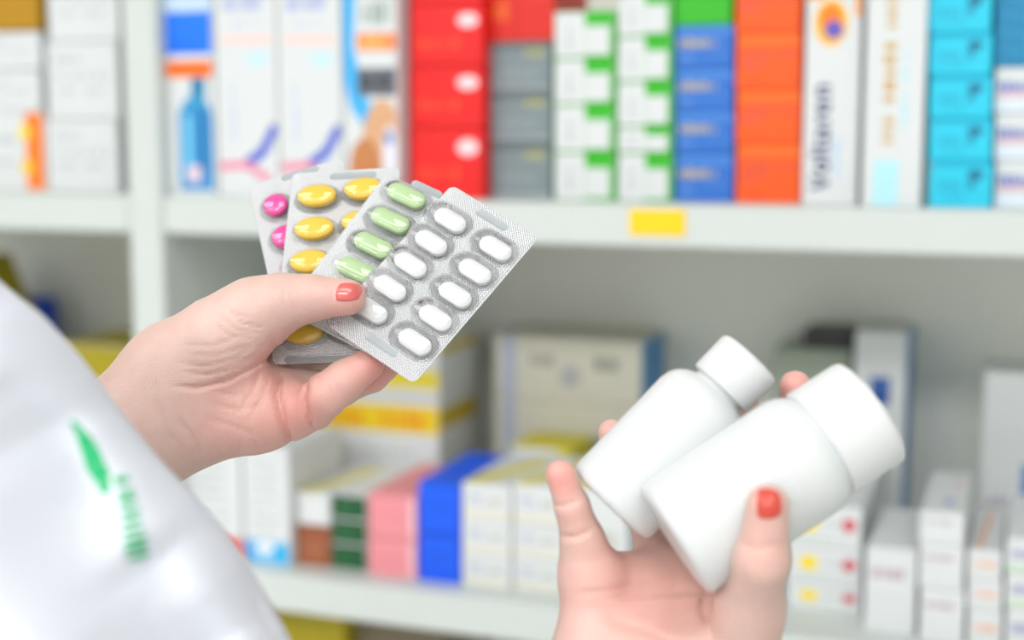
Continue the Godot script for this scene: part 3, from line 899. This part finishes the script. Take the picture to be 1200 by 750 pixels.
	carton("carton", "white carton with violet print at the photo's right edge, topmost of three", "carton", "white cartons with violet print", Vector3(0.0057, 1.1147, -0.0250), Vector3(0.0315, 0.0229, 0.1200), "violet_text", "white")
	carton("carton", "tall white carton with a navy square and sky blue side, standing at the back", "carton", "", Vector3(-0.1130, 1.0620, -0.2220), Vector3(0.0400, 0.1796, 0.0750), "clinic", "white", "", "skyblue")
	carton("carton", "pale tall carton with a blue strip at the back by the photo's right edge", "carton", "", Vector3(-0.0134, 1.0620, -0.2000), Vector3(0.0393, 0.1565, 0.0600), "far", "white")
	carton("carton", "grey-green carton at the back behind the bottle caps", "carton", "", Vector3(-0.1693, 1.0620, -0.2400), Vector3(0.0623, 0.1611, 0.0500), "", "sage")
	carton("carton", "dark grey carton lying on the grey-green one behind the bottle caps", "carton", "", Vector3(-0.1584, 1.2228, -0.2400), Vector3(0.0386, 0.0151, 0.0500), "", "black")
	var tipped := carton("carton", "tipped yellow carton left of the divider, above the coat's shoulder", "carton", "cartons below the left shelf", Vector3(-0.8973, 1.0620, -0.1200), Vector3(0.0700, 0.2254, 0.1000), "", "olive")
	tipped.rotation.z = 0.42
	carton("carton", "royal blue carton behind the coat's shoulder, left of the divider", "carton", "cartons below the left shelf", Vector3(-0.9859, 1.0620, -0.2500), Vector3(0.0512, 0.1668, 0.0400), "", "royal")
	carton("carton", "carton with an olive lid left of the divider, behind the wrist", "carton", "cartons below the left shelf", Vector3(-0.7689, 1.0620, -0.1200), Vector3(0.1294, 0.1485, 0.1000), "band_top", "white", "olive")
	carton("carton", "mustard carton on the lowest shelf beside the coat's hem", "carton", "cartons on the lowest shelf", Vector3(-0.5574, 0.7500, -0.0700), Vector3(0.0826, 0.2653, 0.1200), "", "olive")
	carton("carton", "brownish carton on the lowest shelf right of the mustard one", "carton", "cartons on the lowest shelf", Vector3(-0.4762, 0.7500, -0.0900), Vector3(0.0789, 0.2612, 0.1200), "", "taupe")

# ------------------------------------------------------------------ blister packs

func pack(called: String, label: String, at: Vector3, turn: Basis, size: Vector2, spots: Array, kind: Dictionary, bars: Array) -> void:
	var o := root(called, at, turn)
	tag(o, label, "blister pack", "blister packs fanned in the hand")
	put("foil_sheet", loft([round_rect(size.x, size.y, 2.6, 0.12, -0.2), round_rect(size.x, size.y, 2.6, 0.0, -0.1), round_rect(size.x, size.y, 2.6, 0.0, 0.1), round_rect(size.x, size.y, 2.6, 0.12, 0.2)]), M.foil, o)
	var dome := pod(kind.da, kind.dr, [[-1.1, 0.2], [-0.7, 0.34], [-0.25, 0.42], [0.05, 0.8], [0.25, kind.dh * 0.5], [0.6, kind.dh * 0.78], [1.2, kind.dh * 0.93], [2.0, kind.dh]], kind.oval)
	var t: float = kind.th
	var tablet := pod(kind.ta, kind.tr, [[kind.tr * 0.5, 0.3], [0.9, 0.4], [0.12, 0.3 + 0.16 * t], [0.0, 0.3 + 0.2 * t], [0.0, 0.3 + 0.62 * t], [0.06, 0.3 + 0.67 * t], [0.2, 0.3 + 0.7 * t], [0.9, 0.3 + 0.82 * t], [kind.tr * 0.45, 0.3 + 0.94 * t], [kind.tr * 0.75, 0.3 + t]], kind.oval)
	for s in spots:
		var d := put("blister_dome", dome, M.dome, o)
		d.position = Vector3(s.x, s.y, 0) * 0.001
		d.rotation.z = kind.turn
		var p := put("tablet", tablet, M[kind.m], d)
		p.position = Vector3(kind.off.x, kind.off.y, 0) * 0.001
	for b in bars:
		var e := put("embossed_bar", pod(b[2], 1.35, [[-0.3, 0.1], [-0.15, 0.3], [0.0, 0.31], [0.2, 0.22], [0.4, 0.21]]), M.foil_smooth, o)
		e.position = Vector3(b[0], b[1], 0) * 0.001

func packs() -> void:
	pack("blister_pack", "front blister pack of ten white oblong tablets on knurled silver foil", Vector3(-0.1990, 1.3465, 0.4718), HOLD * Basis(Vector3(0.7942, -0.5033, 0.3404), Vector3(0.6036, 0.7180, -0.3466), Vector3(-0.0699, 0.4807, 0.8741)), Vector2(39.9, 71.1), [Vector2(-11.3, 23.0), Vector2(-11.0, 11.7), Vector2(-11.2, 0.3), Vector2(-11.2, -11.2), Vector2(-10.9, -21.9), Vector2(9.4, 22.9), Vector2(9.3, 11.2), Vector2(9.4, -0.2), Vector2(9.5, -11.4), Vector2(9.6, -22.8)], {"oval": false, "da": 3.6, "dr": 5.0, "dh": 4.6, "ta": 3.1, "tr": 3.35, "th": 3.8, "m": "tablet_white", "turn": 0.0, "off": Vector2(1.5, -0.8)}, [[1.4, 31.8, 5.5], [1.2, -30.3, 5.5]])
	pack("blister_pack", "blister pack of pale green oblong tablets, second from the front", Vector3(-0.2215, 1.3517, 0.4669), HOLD * Basis(Vector3(0.8528, -0.4169, 0.3146), Vector3(0.5149, 0.7718, -0.3730), Vector3(-0.0873, 0.4801, 0.8729)), Vector2(40.1, 66.4), [Vector2(-7.2, 27.4), Vector2(-6.5, 15.5), Vector2(-6.1, 3.7), Vector2(-5.6, -7.8), Vector2(-5.0, -19.2), Vector2(12.9, 26.6), Vector2(13.3, 14.9), Vector2(13.6, 3.2), Vector2(13.9, -8.2), Vector2(14.4, -19.4)], {"oval": false, "da": 5.0, "dr": 4.9, "dh": 5.0, "ta": 4.3, "tr": 3.5, "th": 4.3, "m": "tablet_green", "turn": 0.0, "off": Vector2(0.6, 0.0)}, [[-2.7, 34.5, 5.0]])
	pack("blister_pack", "blister pack of glossy yellow oval tablets, third from the front", Vector3(-0.2407, 1.3509, 0.4638), HOLD * Basis(Vector3(0.9924, 0.0421, 0.1158), Vector3(0.0188, 0.8772, -0.4798), Vector3(-0.1218, 0.4783, 0.8697)), Vector2(42.0, 82.1), [Vector2(-9.8, 28.3), Vector2(-9.5, 13.7), Vector2(-9.9, -0.6), Vector2(-9.9, -15.4), Vector2(-9.8, -29.8), Vector2(8.1, 30.3), Vector2(8.2, 15.7), Vector2(7.6, 1.4), Vector2(7.4, -13.4), Vector2(7.2, -27.8)], {"oval": true, "da": 8.4, "dr": 5.6, "dh": 5.2, "ta": 7.4, "tr": 4.6, "th": 4.4, "m": "tablet_yellow", "turn": 0.0, "off": Vector2(0.0, 0.2)}, [[2.9, 38.4, 7.5], [-4.6, -39.6, 10.0]])
	pack("blister_pack", "rearmost blister pack of round magenta tablets", Vector3(-0.2527, 1.3519, 0.4583), HOLD * Basis(Vector3(0.9563, 0.2911, -0.0262), Vector3(-0.2657, 0.8285, -0.4929), Vector3(-0.1218, 0.4783, 0.8697)), Vector2(37.8, 82.9), [Vector2(-9.8, 27.0), Vector2(-9.3, 11.7), Vector2(-8.6, -3.2), Vector2(-7.9, -17.8), Vector2(-7.2, -31.9), Vector2(6.7, 27.6), Vector2(6.9, 12.3), Vector2(7.4, -2.7), Vector2(7.9, -17.2), Vector2(8.4, -31.4)], {"oval": true, "da": 5.8, "dr": 5.8, "dh": 5.0, "ta": 4.7, "tr": 4.7, "th": 4.2, "m": "tablet_pink", "turn": 0.0, "off": Vector2(0.0, 0.0)}, [[2.0, 39.9, 6.0]])

# ------------------------------------------------------------------ bottles

func bottles() -> void:
	var o := root("pill_bottle", Vector3(-0.0971, 1.2785, 0.5309), HOLD * Basis(Vector3.BACK, -0.9995) * Basis(Vector3.RIGHT, -0.06))
	tag(o, "larger white plastic pill bottle with a wide smooth cap, in front under the thumb", "bottle", "white pill bottles in the right hand")
	put("body", lathe([[2, 0.8], [12, 0.6], [15.5, 0.0], [17.6, 0.5], [18.6, 1.8], [18.9, 3.5], [19.3, 40.0], [19.3, 44.0], [19.1, 46.5], [18.5, 48.8], [17.5, 50.6], [16.7, 51.6], [16.3, 52.2], [16.2, 56.0]]), M.plastic, o)
	put("cap", lathe([[14.0, 52.5], [17.0, 52.5], [17.5, 53.1], [17.3, 69.2], [16.9, 70.4], [15.7, 71.0], [13.5, 71.1], [12.8, 70.7], [1, 70.7]]), M.cap, o)
	var b := root("pill_bottle", Vector3(-0.1214, 1.2831, 0.5145), HOLD * Basis(Vector3.BACK, -0.7649))
	tag(b, "smaller white plastic pill bottle with a narrow cap, tucked behind the larger one", "bottle", "white pill bottles in the right hand")
	put("body", lathe([[2, 0.8], [11, 0.6], [13.2, 0.0], [15.0, 0.5], [15.9, 1.8], [16.1, 3.5], [16.0, 40.0], [15.3, 43.2], [13.8, 45.6], [11.6, 47.4], [9.4, 48.4], [8.8, 49.2], [8.8, 53.0]]), M.plastic, b)
	put("cap", lathe([[8.9, 50.0], [10.4, 50.0], [10.9, 50.5], [10.9, 62.0], [10.5, 63.2], [9.6, 63.8], [8.0, 63.9], [1, 63.9]]), M.cap, b)

# ------------------------------------------------------------------ the pharmacist

func flesh(p: Vector3, spots: Array, n: FastNoiseLite) -> Color:
	# linear: a light peach, pinker where the blood shows (palm, finger pads), mottled
	var c := Color(0.69, 0.47, 0.405)
	for s in spots:
		var d: float = (p - s[0]).length() / s[1]
		if d < 1.0:
			c = c.lerp(s[2], s[3] * (1.0 - d * d) * (1.0 - d * d))
	var m := n.get_noise_3dv(p) * 0.05
	return Color(c.r * (1.0 + 0.5 * m), c.g * (1.0 + 1.6 * m), c.b * (1.0 + 1.5 * m))

func person() -> void:
	var who := root("person", Vector3(-0.1862, 1.3257, 0.6863))
	tag(who, "person in a white coat with green embroidery, holding blister packs and two white bottles", "person")
	var pink := Color(0.85, 0.45, 0.395)
	var rose := Color(0.84, 0.34, 0.30)
	var pale := Color(0.76, 0.54, 0.465)
	var mottle := FastNoiseLite.new()
	mottle.frequency = 0.12
	mottle.seed = 8
	# the left hand: wrist at the left, palm to the viewer, thumb over the packs
	var l := Clay.new(Vector3(-152.0, -100.0, -46.0), Vector3(40.0, 32.0, 72.0), 1.0)
	l.bone(Vector3(-97.5, -61.2, 14.0), Vector3(-62.4, -30.6, 0.0), 16.9, 15.0, 8)
	l.bone(Vector3(-97.6, -49.2, 12.0), Vector3(-62.4, -21.0, 0.0), 16.4, 14.1, 12)
	l.bone(Vector3(-88.8, -67.6, 14.0), Vector3(-56.7, -36.1, -1.0), 14.0, 12.3, 12)
	l.bone(Vector3(-114.3, -75.9, 60.0), Vector3(-96.9, -54.8, 14.0), 15.8, 16.9, 20)
	l.bone(Vector3(-59.5, -24.8, -4.0), Vector3(-33.6, -22.5, -20.0), 13.9, 12.5, 18)
	l.bone(Vector3(-57.4, -16.3, -4.0), Vector3(-34.7, -8.0, -26.0), 12.7, 10.7, 14)
	l.bone(Vector3(-55.9, -34.4, -3.0), Vector3(-29.8, -33.2, -2.0), 12.7, 10.8, 14)
	l.bone(Vector3(-55.8, -15.0, 0.0), Vector3(-40.6, -4.8, 4.0), 12.0, 13.4, 16)
	l.bone(Vector3(-40.6, -4.8, 4.0), Vector3(-28.9, 3.6, 6.0), 13.7, 11.0, 8)
	l.bone(Vector3(-28.9, 3.6, 6.0), Vector3(-18.4, 8.0, 9.0), 10.7, 8.3, 10)
	l.bone(Vector3(-18.4, 8.0, 9.0), Vector3(-9.4, 9.1, 10.0), 8.0, 7.6, 6)
	l.bone(Vector3(-9.4, 9.1, 10.0), Vector3(3.4, 9.4, 11.0), 7.6, 6.3, 3)
	l.bone(Vector3(-30.4, -32.5, -2.0), Vector3(-17.3, -30.2, -3.0), 10.8, 10.0, 9)
	l.bone(Vector3(-10.1, -28.8, 1.0), Vector3(-5.5, -25.0, 4.0), 8.1, 7.7, 2.0)
	l.bone(Vector3(-5.5, -25.0, 4.0), Vector3(1.6, -19.4, 3.0), 7.7, 6.9, 2)
	l.bone(Vector3(1.6, -19.4, 3.0), Vector3(9.4, -14.1, 1.0), 6.9, 5.8, 2)
	l.bone(Vector3(-18.6, -31.5, -4.0), Vector3(-9.9, -29.5, -2.0), 9.1, 7.2, 3)
	l.bone(Vector3(-29.8, -24.2, -16.0), Vector3(-18.6, -24.1, -14.0), 11.2, 8.0, 8)
	l.bone(Vector3(-18.6, -24.1, -14.0), Vector3(-2.1, -23.4, -12.0), 8.0, 6.5, 3)
	l.bone(Vector3(-2.1, -23.4, -12.0), Vector3(9.8, -18.7, -10.0), 6.1, 5.5, 2)
	l.bone(Vector3(9.8, -18.7, -10.0), Vector3(14.9, -15.3, -8.0), 5.5, 4.9, 2)
	l.bone(Vector3(-34.7, -15.9, -26.0), Vector3(-19.5, -14.4, -30.0), 10.7, 8.3, 6)
	l.bone(Vector3(-19.5, -14.4, -30.0), Vector3(2.5, -6.5, -32.0), 8.0, 6.7, 2)
	l.bone(Vector3(2.5, -6.5, -32.0), Vector3(13.9, -0.1, -30.0), 6.7, 5.7, 2)
	l.bone(Vector3(-35.1, -8.0, -28.0), Vector3(-20.4, -4.9, -36.0), 10.1, 8.0, 5)
	l.bone(Vector3(-20.4, -4.9, -36.0), Vector3(1.7, 4.7, -40.0), 7.7, 6.5, 2)
	l.bone(Vector3(1.7, 4.7, -40.0), Vector3(14.8, 11.2, -38.0), 6.5, 5.5, 2)
	l.press([Vector2(-20.5, -2.4), Vector2(-22.9, -9.2), Vector2(-29.4, -14.8), Vector2(-37.4, -19.3), Vector2(-47.2, -21.7), Vector2(-55.3, -20.8)], 0.90, 1.05)
	l.press([Vector2(-24.4, -8.9), Vector2(-33.3, -14.8), Vector2(-43.4, -17.2), Vector2(-52.3, -16.0)], 0.70, 0.38)
	l.press([Vector2(-22.1, -4.7), Vector2(-28.6, -11.2), Vector2(-38.0, -14.7)], 0.70, 0.34)
	l.press([Vector2(-27.4, -5.9), Vector2(-33.9, -11.8), Vector2(-44.5, -14.2), Vector2(-53.4, -13.0)], 0.70, 0.30)
	l.press([Vector2(-29.8, -7.1), Vector2(-39.8, -10.6), Vector2(-48.7, -10.3)], 0.70, 0.26)
	l.press([Vector2(-32.7, -4.4), Vector2(-41.0, -7.4), Vector2(-51.6, -7.1)], 0.70, 0.26)
	l.press([Vector2(-36.2, 4.2), Vector2(-30.9, 0.0), Vector2(-23.8, -1.2)], 0.70, 0.38)
	l.press([Vector2(-38.6, 2.4), Vector2(-32.7, -2.3), Vector2(-25.0, -2.9)], 0.70, 0.30)
	l.press([Vector2(-40.4, 0.0), Vector2(-35.1, -4.1), Vector2(-27.4, -4.7)], 0.70, 0.26)
	l.press([Vector2(-41.6, 8.3), Vector2(-33.9, 3.6), Vector2(-28.6, 2.1)], 0.70, 0.30)
	l.press([Vector2(-49.2, -48.0), Vector2(-48.0, -42.0), Vector2(-49.8, -37.5), Vector2(-53.4, -31.8)], 1.00, 0.68)
	l.press([Vector2(-56.4, -42.0), Vector2(-58.2, -33.0), Vector2(-60.6, -25.5), Vector2(-61.2, -18.0)], 1.20, 0.42)
	l.press([Vector2(-52.5, -50.4), Vector2(-53.4, -42.0), Vector2(-57.0, -36.0)], 0.80, 0.34)
	l.press([Vector2(-27.9, -15.8), Vector2(-29.7, -23.7), Vector2(-33.3, -29.7)], 0.90, 0.42)
	l.press([Vector2(-24.2, -16.4), Vector2(-26.1, -24.9), Vector2(-30.9, -34.0)], 0.80, 0.34)
	l.press([Vector2(-22.5, -16.8), Vector2(-21.3, -25.8), Vector2(-18.9, -35.4), Vector2(-18.3, -42.6)], 1.20, 1.89)
	l.press([Vector2(-19.8, -21.0), Vector2(-18.6, -30.0), Vector2(-15.0, -39.6)], 0.70, 0.34)
	l.press([Vector2(-10.8, -19.0), Vector2(-11.7, -25.6), Vector2(-10.8, -32.1), Vector2(-9.0, -36.9)], 1.10, 1.68)
	l.press([Vector2(-2.8, -17.2), Vector2(-1.7, -21.3), Vector2(1.3, -24.3)], 0.80, 0.34)
	l.press([Vector2(-42.6, -42.9), Vector2(-42.0, -46.8)], 0.80, 0.34)
	l.press([Vector2(-35.1, -40.8), Vector2(-35.7, -46.2)], 0.80, 0.30)
	l.press([Vector2(-30.3, -39.6), Vector2(-29.1, -45.0)], 0.80, 0.34)
	l.press([Vector2(-42.8, -27.2), Vector2(-33.8, -29.7), Vector2(-25.3, -27.2)], 0.90, 0.26)
	l.press([Vector2(-45.4, -31.9), Vector2(-36.4, -35.0), Vector2(-27.4, -38.6)], 0.90, 0.26)
	l.press([Vector2(-42.6, -22.8), Vector2(-34.1, -24.9)], 0.80, 0.26)
	l.press([Vector2(-14.1, 14.6), Vector2(-14.7, 10.0), Vector2(-12.9, 4.7)], 0.80, 0.30)
	l.press([Vector2(-12.0, 14.6), Vector2(-12.3, 9.4), Vector2(-11.2, 4.1)], 0.80, 0.26)
	l.press([Vector2(-16.4, 14.0), Vector2(-17.0, 9.4), Vector2(-15.5, 4.1)], 0.80, 0.21)
	l.press([Vector2(-0.9, 13.5), Vector2(-1.2, 10.5), Vector2(-0.9, 7.3)], 0.50, 0.30)
	var spots := [[Vector3(-29.1, -29.7, 5.0), 34.0, pink, 0.75], [Vector3(-13.8, -28.9, 8.0), 20.0, rose, 0.60], [Vector3(11.2, -14.9, 4.0), 15.0, rose, 0.90], [Vector3(0.7, -20.7, 6.0), 14.0, pink, 0.70], [Vector3(-41.0, -26.9, 2.0), 26.0, pink, 0.50], [Vector3(-24.9, -5.2, 12.0), 20.0, pink, 0.35], [Vector3(6.9, 8.2, 14.0), 14.0, rose, 0.55], [Vector3(-4.2, 6.5, 14.0), 16.0, pink, 0.35], [Vector3(-38.2, 0.0, 16.0), 26.0, pale, 0.50], [Vector3(11.2, -18.3, -8.0), 14.0, rose, 0.70], [Vector3(-69.4, -23.5, 10.0), 34.0, pale, 0.40]]
	var hand := put("hand", l.mesh(flesh.bind(spots, mottle)), M.skin, who)
	hand.transform = Transform3D(HOLD, Vector3(-0.2282, 1.3314, 0.4860) - who.position)
	hand.set_meta("label", "left hand pinching four blister packs")
	put("nail", patch(l, [Vector2(-0.7, 7.2), Vector2(8.3, 7.9), Vector2(9.8, 14.0), Vector2(0.5, 14.9)], 0.45, 0.5), M.nail, hand)
	# the right hand: palm to the viewer, bottles between thumb and fingers
	var r := Clay.new(Vector3(-45.0, -110.0, -72.0), Vector3(52.0, 56.0, 42.0), 1.2)
	r.bone(Vector3(-21.4, -53.6, -22.0), Vector3(20.5, -52.6, -18.0), 16.4, 16.3, 10)
	r.bone(Vector3(-5.6, -92.7, -20.0), Vector3(-2.8, -56.3, -22.0), 25.1, 21.2, 20)
	r.bone(Vector3(-22.8, -51.5, -24.0), Vector3(-23.9, -17.4, -24.0), 10.7, 8.8, 12)
	r.bone(Vector3(-9.5, -53.0, -30.0), Vector3(-9.2, -22.4, -34.0), 11.9, 9.8, 14)
	r.bone(Vector3(5.0, -53.5, -32.0), Vector3(5.6, -25.7, -37.0), 11.9, 9.9, 14)
	r.bone(Vector3(19.3, -52.5, -28.0), Vector3(20.2, -26.8, -34.0), 11.3, 9.3, 14)
	r.bone(Vector3(20.9, -48.9, -14.0), Vector3(22.2, -23.9, 0.0), 12.2, 9.6, 14)
	r.bone(Vector3(22.2, -23.9, 0.0), Vector3(22.8, -5.8, 18.0), 9.3, 7.5, 6)
	r.bone(Vector3(22.8, -5.8, 18.0), Vector3(23.2, 10.3, 25.0), 7.2, 6.0, 4)
	r.bone(Vector3(-23.9, -17.4, -24.0), Vector3(-25.9, -6.8, -21.0), 8.8, 6.6, 5)
	r.bone(Vector3(-25.9, -6.8, -21.0), Vector3(-29.5, 4.8, -17.0), 6.6, 5.4, 3)
	r.bone(Vector3(-29.5, 4.8, -17.0), Vector3(-33.0, 14.5, -15.0), 5.2, 4.6, 2)
	r.bone(Vector3(-1.8, -24.6, -37.0), Vector3(-1.4, -10.3, -47.0), 8.8, 6.2, 5)
	r.bone(Vector3(-1.4, -10.3, -47.0), Vector3(-15.1, 24.8, -47.0), 6.2, 4.5, 2)
	r.bone(Vector3(5.6, -25.7, -37.0), Vector3(17.8, 3.2, -56.0), 9.3, 6.9, 5)
	r.bone(Vector3(17.8, 3.2, -56.0), Vector3(29.2, 34.8, -52.0), 6.6, 5.1, 2)
	r.bone(Vector3(20.2, -26.8, -34.0), Vector3(36.7, -0.6, -42.0), 9.0, 6.7, 5)
	r.bone(Vector3(36.7, -0.6, -42.0), Vector3(44.6, 24.8, -36.0), 6.4, 5.5, 2)
	r.bone(Vector3(44.6, 24.8, -36.0), Vector3(41.8, 40.7, -30.0), 5.5, 5.1, 2)
	r.press([Vector2(-35.5, 5.0), Vector2(-31.8, 5.5), Vector2(-27.2, 7.1)], 0.80, 0.70)
	r.press([Vector2(-33.4, -4.9), Vector2(-28.2, -4.4), Vector2(-22.5, -1.8)], 0.90, 0.70)
	r.press([Vector2(-29.9, -22.0), Vector2(-16.2, -20.9), Vector2(2.3, -21.4)], 1.20, 0.50)
	r.press([Vector2(-21.5, -29.4), Vector2(-5.6, -33.3), Vector2(12.8, -39.9)], 1.20, 0.60)
	r.press([Vector2(15.3, -0.3), Vector2(20.0, -1.7), Vector2(25.1, -0.3)], 1.00, 0.40)
	r.press([Vector2(13.9, -20.2), Vector2(11.3, -27.7), Vector2(12.1, -35.3)], 1.50, 0.80)
	spots = [[Vector3(-33.3, 14.2, -8.0), 13.0, rose, 1.00], [Vector3(-29.4, 1.4, -8.0), 12.0, pink, 0.80], [Vector3(-16.1, -21.8, -22.0), 30.0, pink, 0.80], [Vector3(5.4, -24.8, -24.0), 34.0, pink, 0.70], [Vector3(21.6, 14.3, 34.0), 12.0, rose, 0.60], [Vector3(20.0, -0.3, 30.0), 16.0, pink, 0.50], [Vector3(40.8, 41.8, -24.0), 12.0, rose, 0.80], [Vector3(-15.6, 25.9, -40.0), 9.0, rose, 0.90]]
	var other := put("hand", r.mesh(flesh.bind(spots, mottle)), M.skin, who)
	other.transform = Transform3D(HOLD, Vector3(-0.0968, 1.2820, 0.5303) - who.position)
	other.set_meta("label", "right hand holding two white bottles")
	put("nail", patch(r, [Vector2(18.9, 6.2), Vector2(26.6, 7.4), Vector2(26.1, 15.3), Vector2(19.3, 15.8)], 0.4, 0.5), M.nail_red, other)
	# the coat
	var c := Clay.new(Vector3(-150.0, -225.0, -165.0), Vector3(190.0, 90.0, 25.0), 2.5)
	c.bone(Vector3(-123.0, 15.9, -60.0), Vector3(-91.3, -15.0, -60.0), 75.0, 75.0, 4)
	c.bone(Vector3(-91.3, -15.0, -60.0), Vector3(-80.7, -24.3, -60.0), 75.0, 75.0, 4)
	c.bone(Vector3(-80.7, -24.3, -60.0), Vector3(-64.2, -46.3, -60.0), 75.0, 75.0, 4)
	c.bone(Vector3(-64.2, -46.3, -60.0), Vector3(-44.3, -67.9, -60.0), 75.0, 75.0, 4)
	c.bone(Vector3(-44.3, -67.9, -60.0), Vector3(-35.2, -83.9, -60.0), 75.0, 75.0, 4)
	c.bone(Vector3(-35.2, -83.9, -60.0), Vector3(-25.4, -113.8, -60.0), 75.0, 75.0, 4)
	c.bone(Vector3(-25.4, -113.8, -60.0), Vector3(-24.9, -138.0, -60.0), 75.0, 75.0, 4)
	c.bone(Vector3(-26.7, -134.2, -60.0), Vector3(99.4, -190.2, -90.0), 64.8, 50.3, 30)
	c.bone(Vector3(99.4, -190.2, -90.0), Vector3(139.1, -179.6, -130.0), 50.3, 46.5, 20)
	c.press([Vector2(-35.2, 15.3), Vector2(-23.9, 1.0), Vector2(-14.0, -13.0), Vector2(-1.9, -28.6), Vector2(9.5, -46.3), Vector2(20.4, -65.5)], 12.0, 7.5, -60.0)
	c.press([Vector2(-34.7, -0.6), Vector2(-23.3, -16.9), Vector2(-12.1, -29.6), Vector2(0.6, -46.1)], 9.0, -6.0, -60.0)
	c.press([Vector2(-45.8, 42.6), Vector2(-32.4, 29.2), Vector2(-19.7, 14.0), Vector2(-9.4, -0.2), Vector2(2.7, -14.9), Vector2(14.4, -31.4), Vector2(23.2, -50.2)], 10.0, -4.0, -60.0)
	c.press([Vector2(-34.6, 22.6), Vector2(-24.5, 14.6), Vector2(-17.2, 6.4), Vector2(-11.7, -3.2), Vector2(-3.2, -16.2)], 6.0, 3.2, -60.0)
	c.press([Vector2(1.7, -18.7), Vector2(12.1, -33.9), Vector2(22.1, -53.1)], 8.0, 5.0, -60.0)
	var cloth := put("coat", c.mesh(func(_p: Vector3) -> Color: return Color.WHITE), M.coat, who)
	cloth.transform = Transform3D(HOLD, Vector3.ZERO)
	for q in [[Vector2(-16.3, 8.9), Vector2(-14.2, 4.7), Vector2(-12.9, 7.2), Vector2(-15.8, 9.7)], [Vector2(-14.7, 5.5), Vector2(-12.8, 0.7), Vector2(-9.6, 4.0), Vector2(-13.1, 7.5)], [Vector2(-13.4, 1.8), Vector2(-11.5, -2.6), Vector2(-6.6, -0.2), Vector2(-9.6, 3.9)], [Vector2(-12.1, -1.4), Vector2(-9.3, -5.3), Vector2(-5.0, -4.5), Vector2(-6.6, -0.3)], [Vector2(-9.9, -3.7), Vector2(-7.1, -7.8), Vector2(-5.3, -8.2), Vector2(-4.6, -5.0)], [Vector2(-9.2, -3.7), Vector2(-7.2, -6.7), Vector2(-6.2, -5.8), Vector2(-8.5, -3.1)], [Vector2(-7.6, -6.0), Vector2(-5.4, -8.6), Vector2(-5.0, -8.4), Vector2(-6.5, -5.4)], [Vector2(-4.0, -5.7), Vector2(-0.6, -5.0), Vector2(-1.8, -3.5), Vector2(-5.0, -4.1)], [Vector2(-3.7, -3.5), Vector2(-2.5, -5.9), Vector2(-2.2, -5.9), Vector2(-3.5, -3.5)], [Vector2(-3.0, -7.9), Vector2(0.8, -7.2), Vector2(0.2, -6.3), Vector2(-3.4, -7.0)], [Vector2(-1.1, -6.3), Vector2(-0.1, -8.6), Vector2(0.3, -8.7), Vector2(-0.7, -6.3)], [Vector2(-2.0, -10.1), Vector2(2.1, -9.3), Vector2(1.2, -7.9), Vector2(-2.8, -8.7)], [Vector2(-1.5, -8.0), Vector2(-0.3, -10.4), Vector2(0.0, -10.4), Vector2(-1.2, -8.0)], [Vector2(-1.2, -12.5), Vector2(3.3, -11.6), Vector2(2.4, -10.4), Vector2(-1.7, -11.2)], [Vector2(1.0, -10.6), Vector2(1.9, -12.9), Vector2(2.3, -13.0), Vector2(1.4, -10.7)], [Vector2(-0.4, -14.6), Vector2(4.1, -13.7), Vector2(3.4, -12.6), Vector2(-1.1, -13.5)], [Vector2(0.0, -16.7), Vector2(4.7, -15.8), Vector2(4.1, -14.7), Vector2(-0.5, -15.5)], [Vector2(0.4, -18.5), Vector2(5.2, -17.7), Vector2(4.6, -16.7), Vector2(-0.2, -17.6)], [Vector2(0.7, -20.7), Vector2(5.6, -19.8), Vector2(4.8, -18.3), Vector2(-0.1, -19.2)], [Vector2(3.1, -18.7), Vector2(3.9, -21.0), Vector2(4.4, -21.0), Vector2(3.6, -18.7)], [Vector2(0.9, -22.9), Vector2(5.8, -22.0), Vector2(5.2, -20.8), Vector2(0.2, -21.7)], [Vector2(1.7, -20.9), Vector2(2.6, -23.2), Vector2(3.1, -23.2), Vector2(2.2, -20.9)], [Vector2(3.4, -21.1), Vector2(4.0, -23.3), Vector2(4.5, -23.4), Vector2(3.7, -21.2)]]:
		put("embroidery", patch(c, q, 0.5, 0.4, 0.05, 6), M.stitch, cloth)
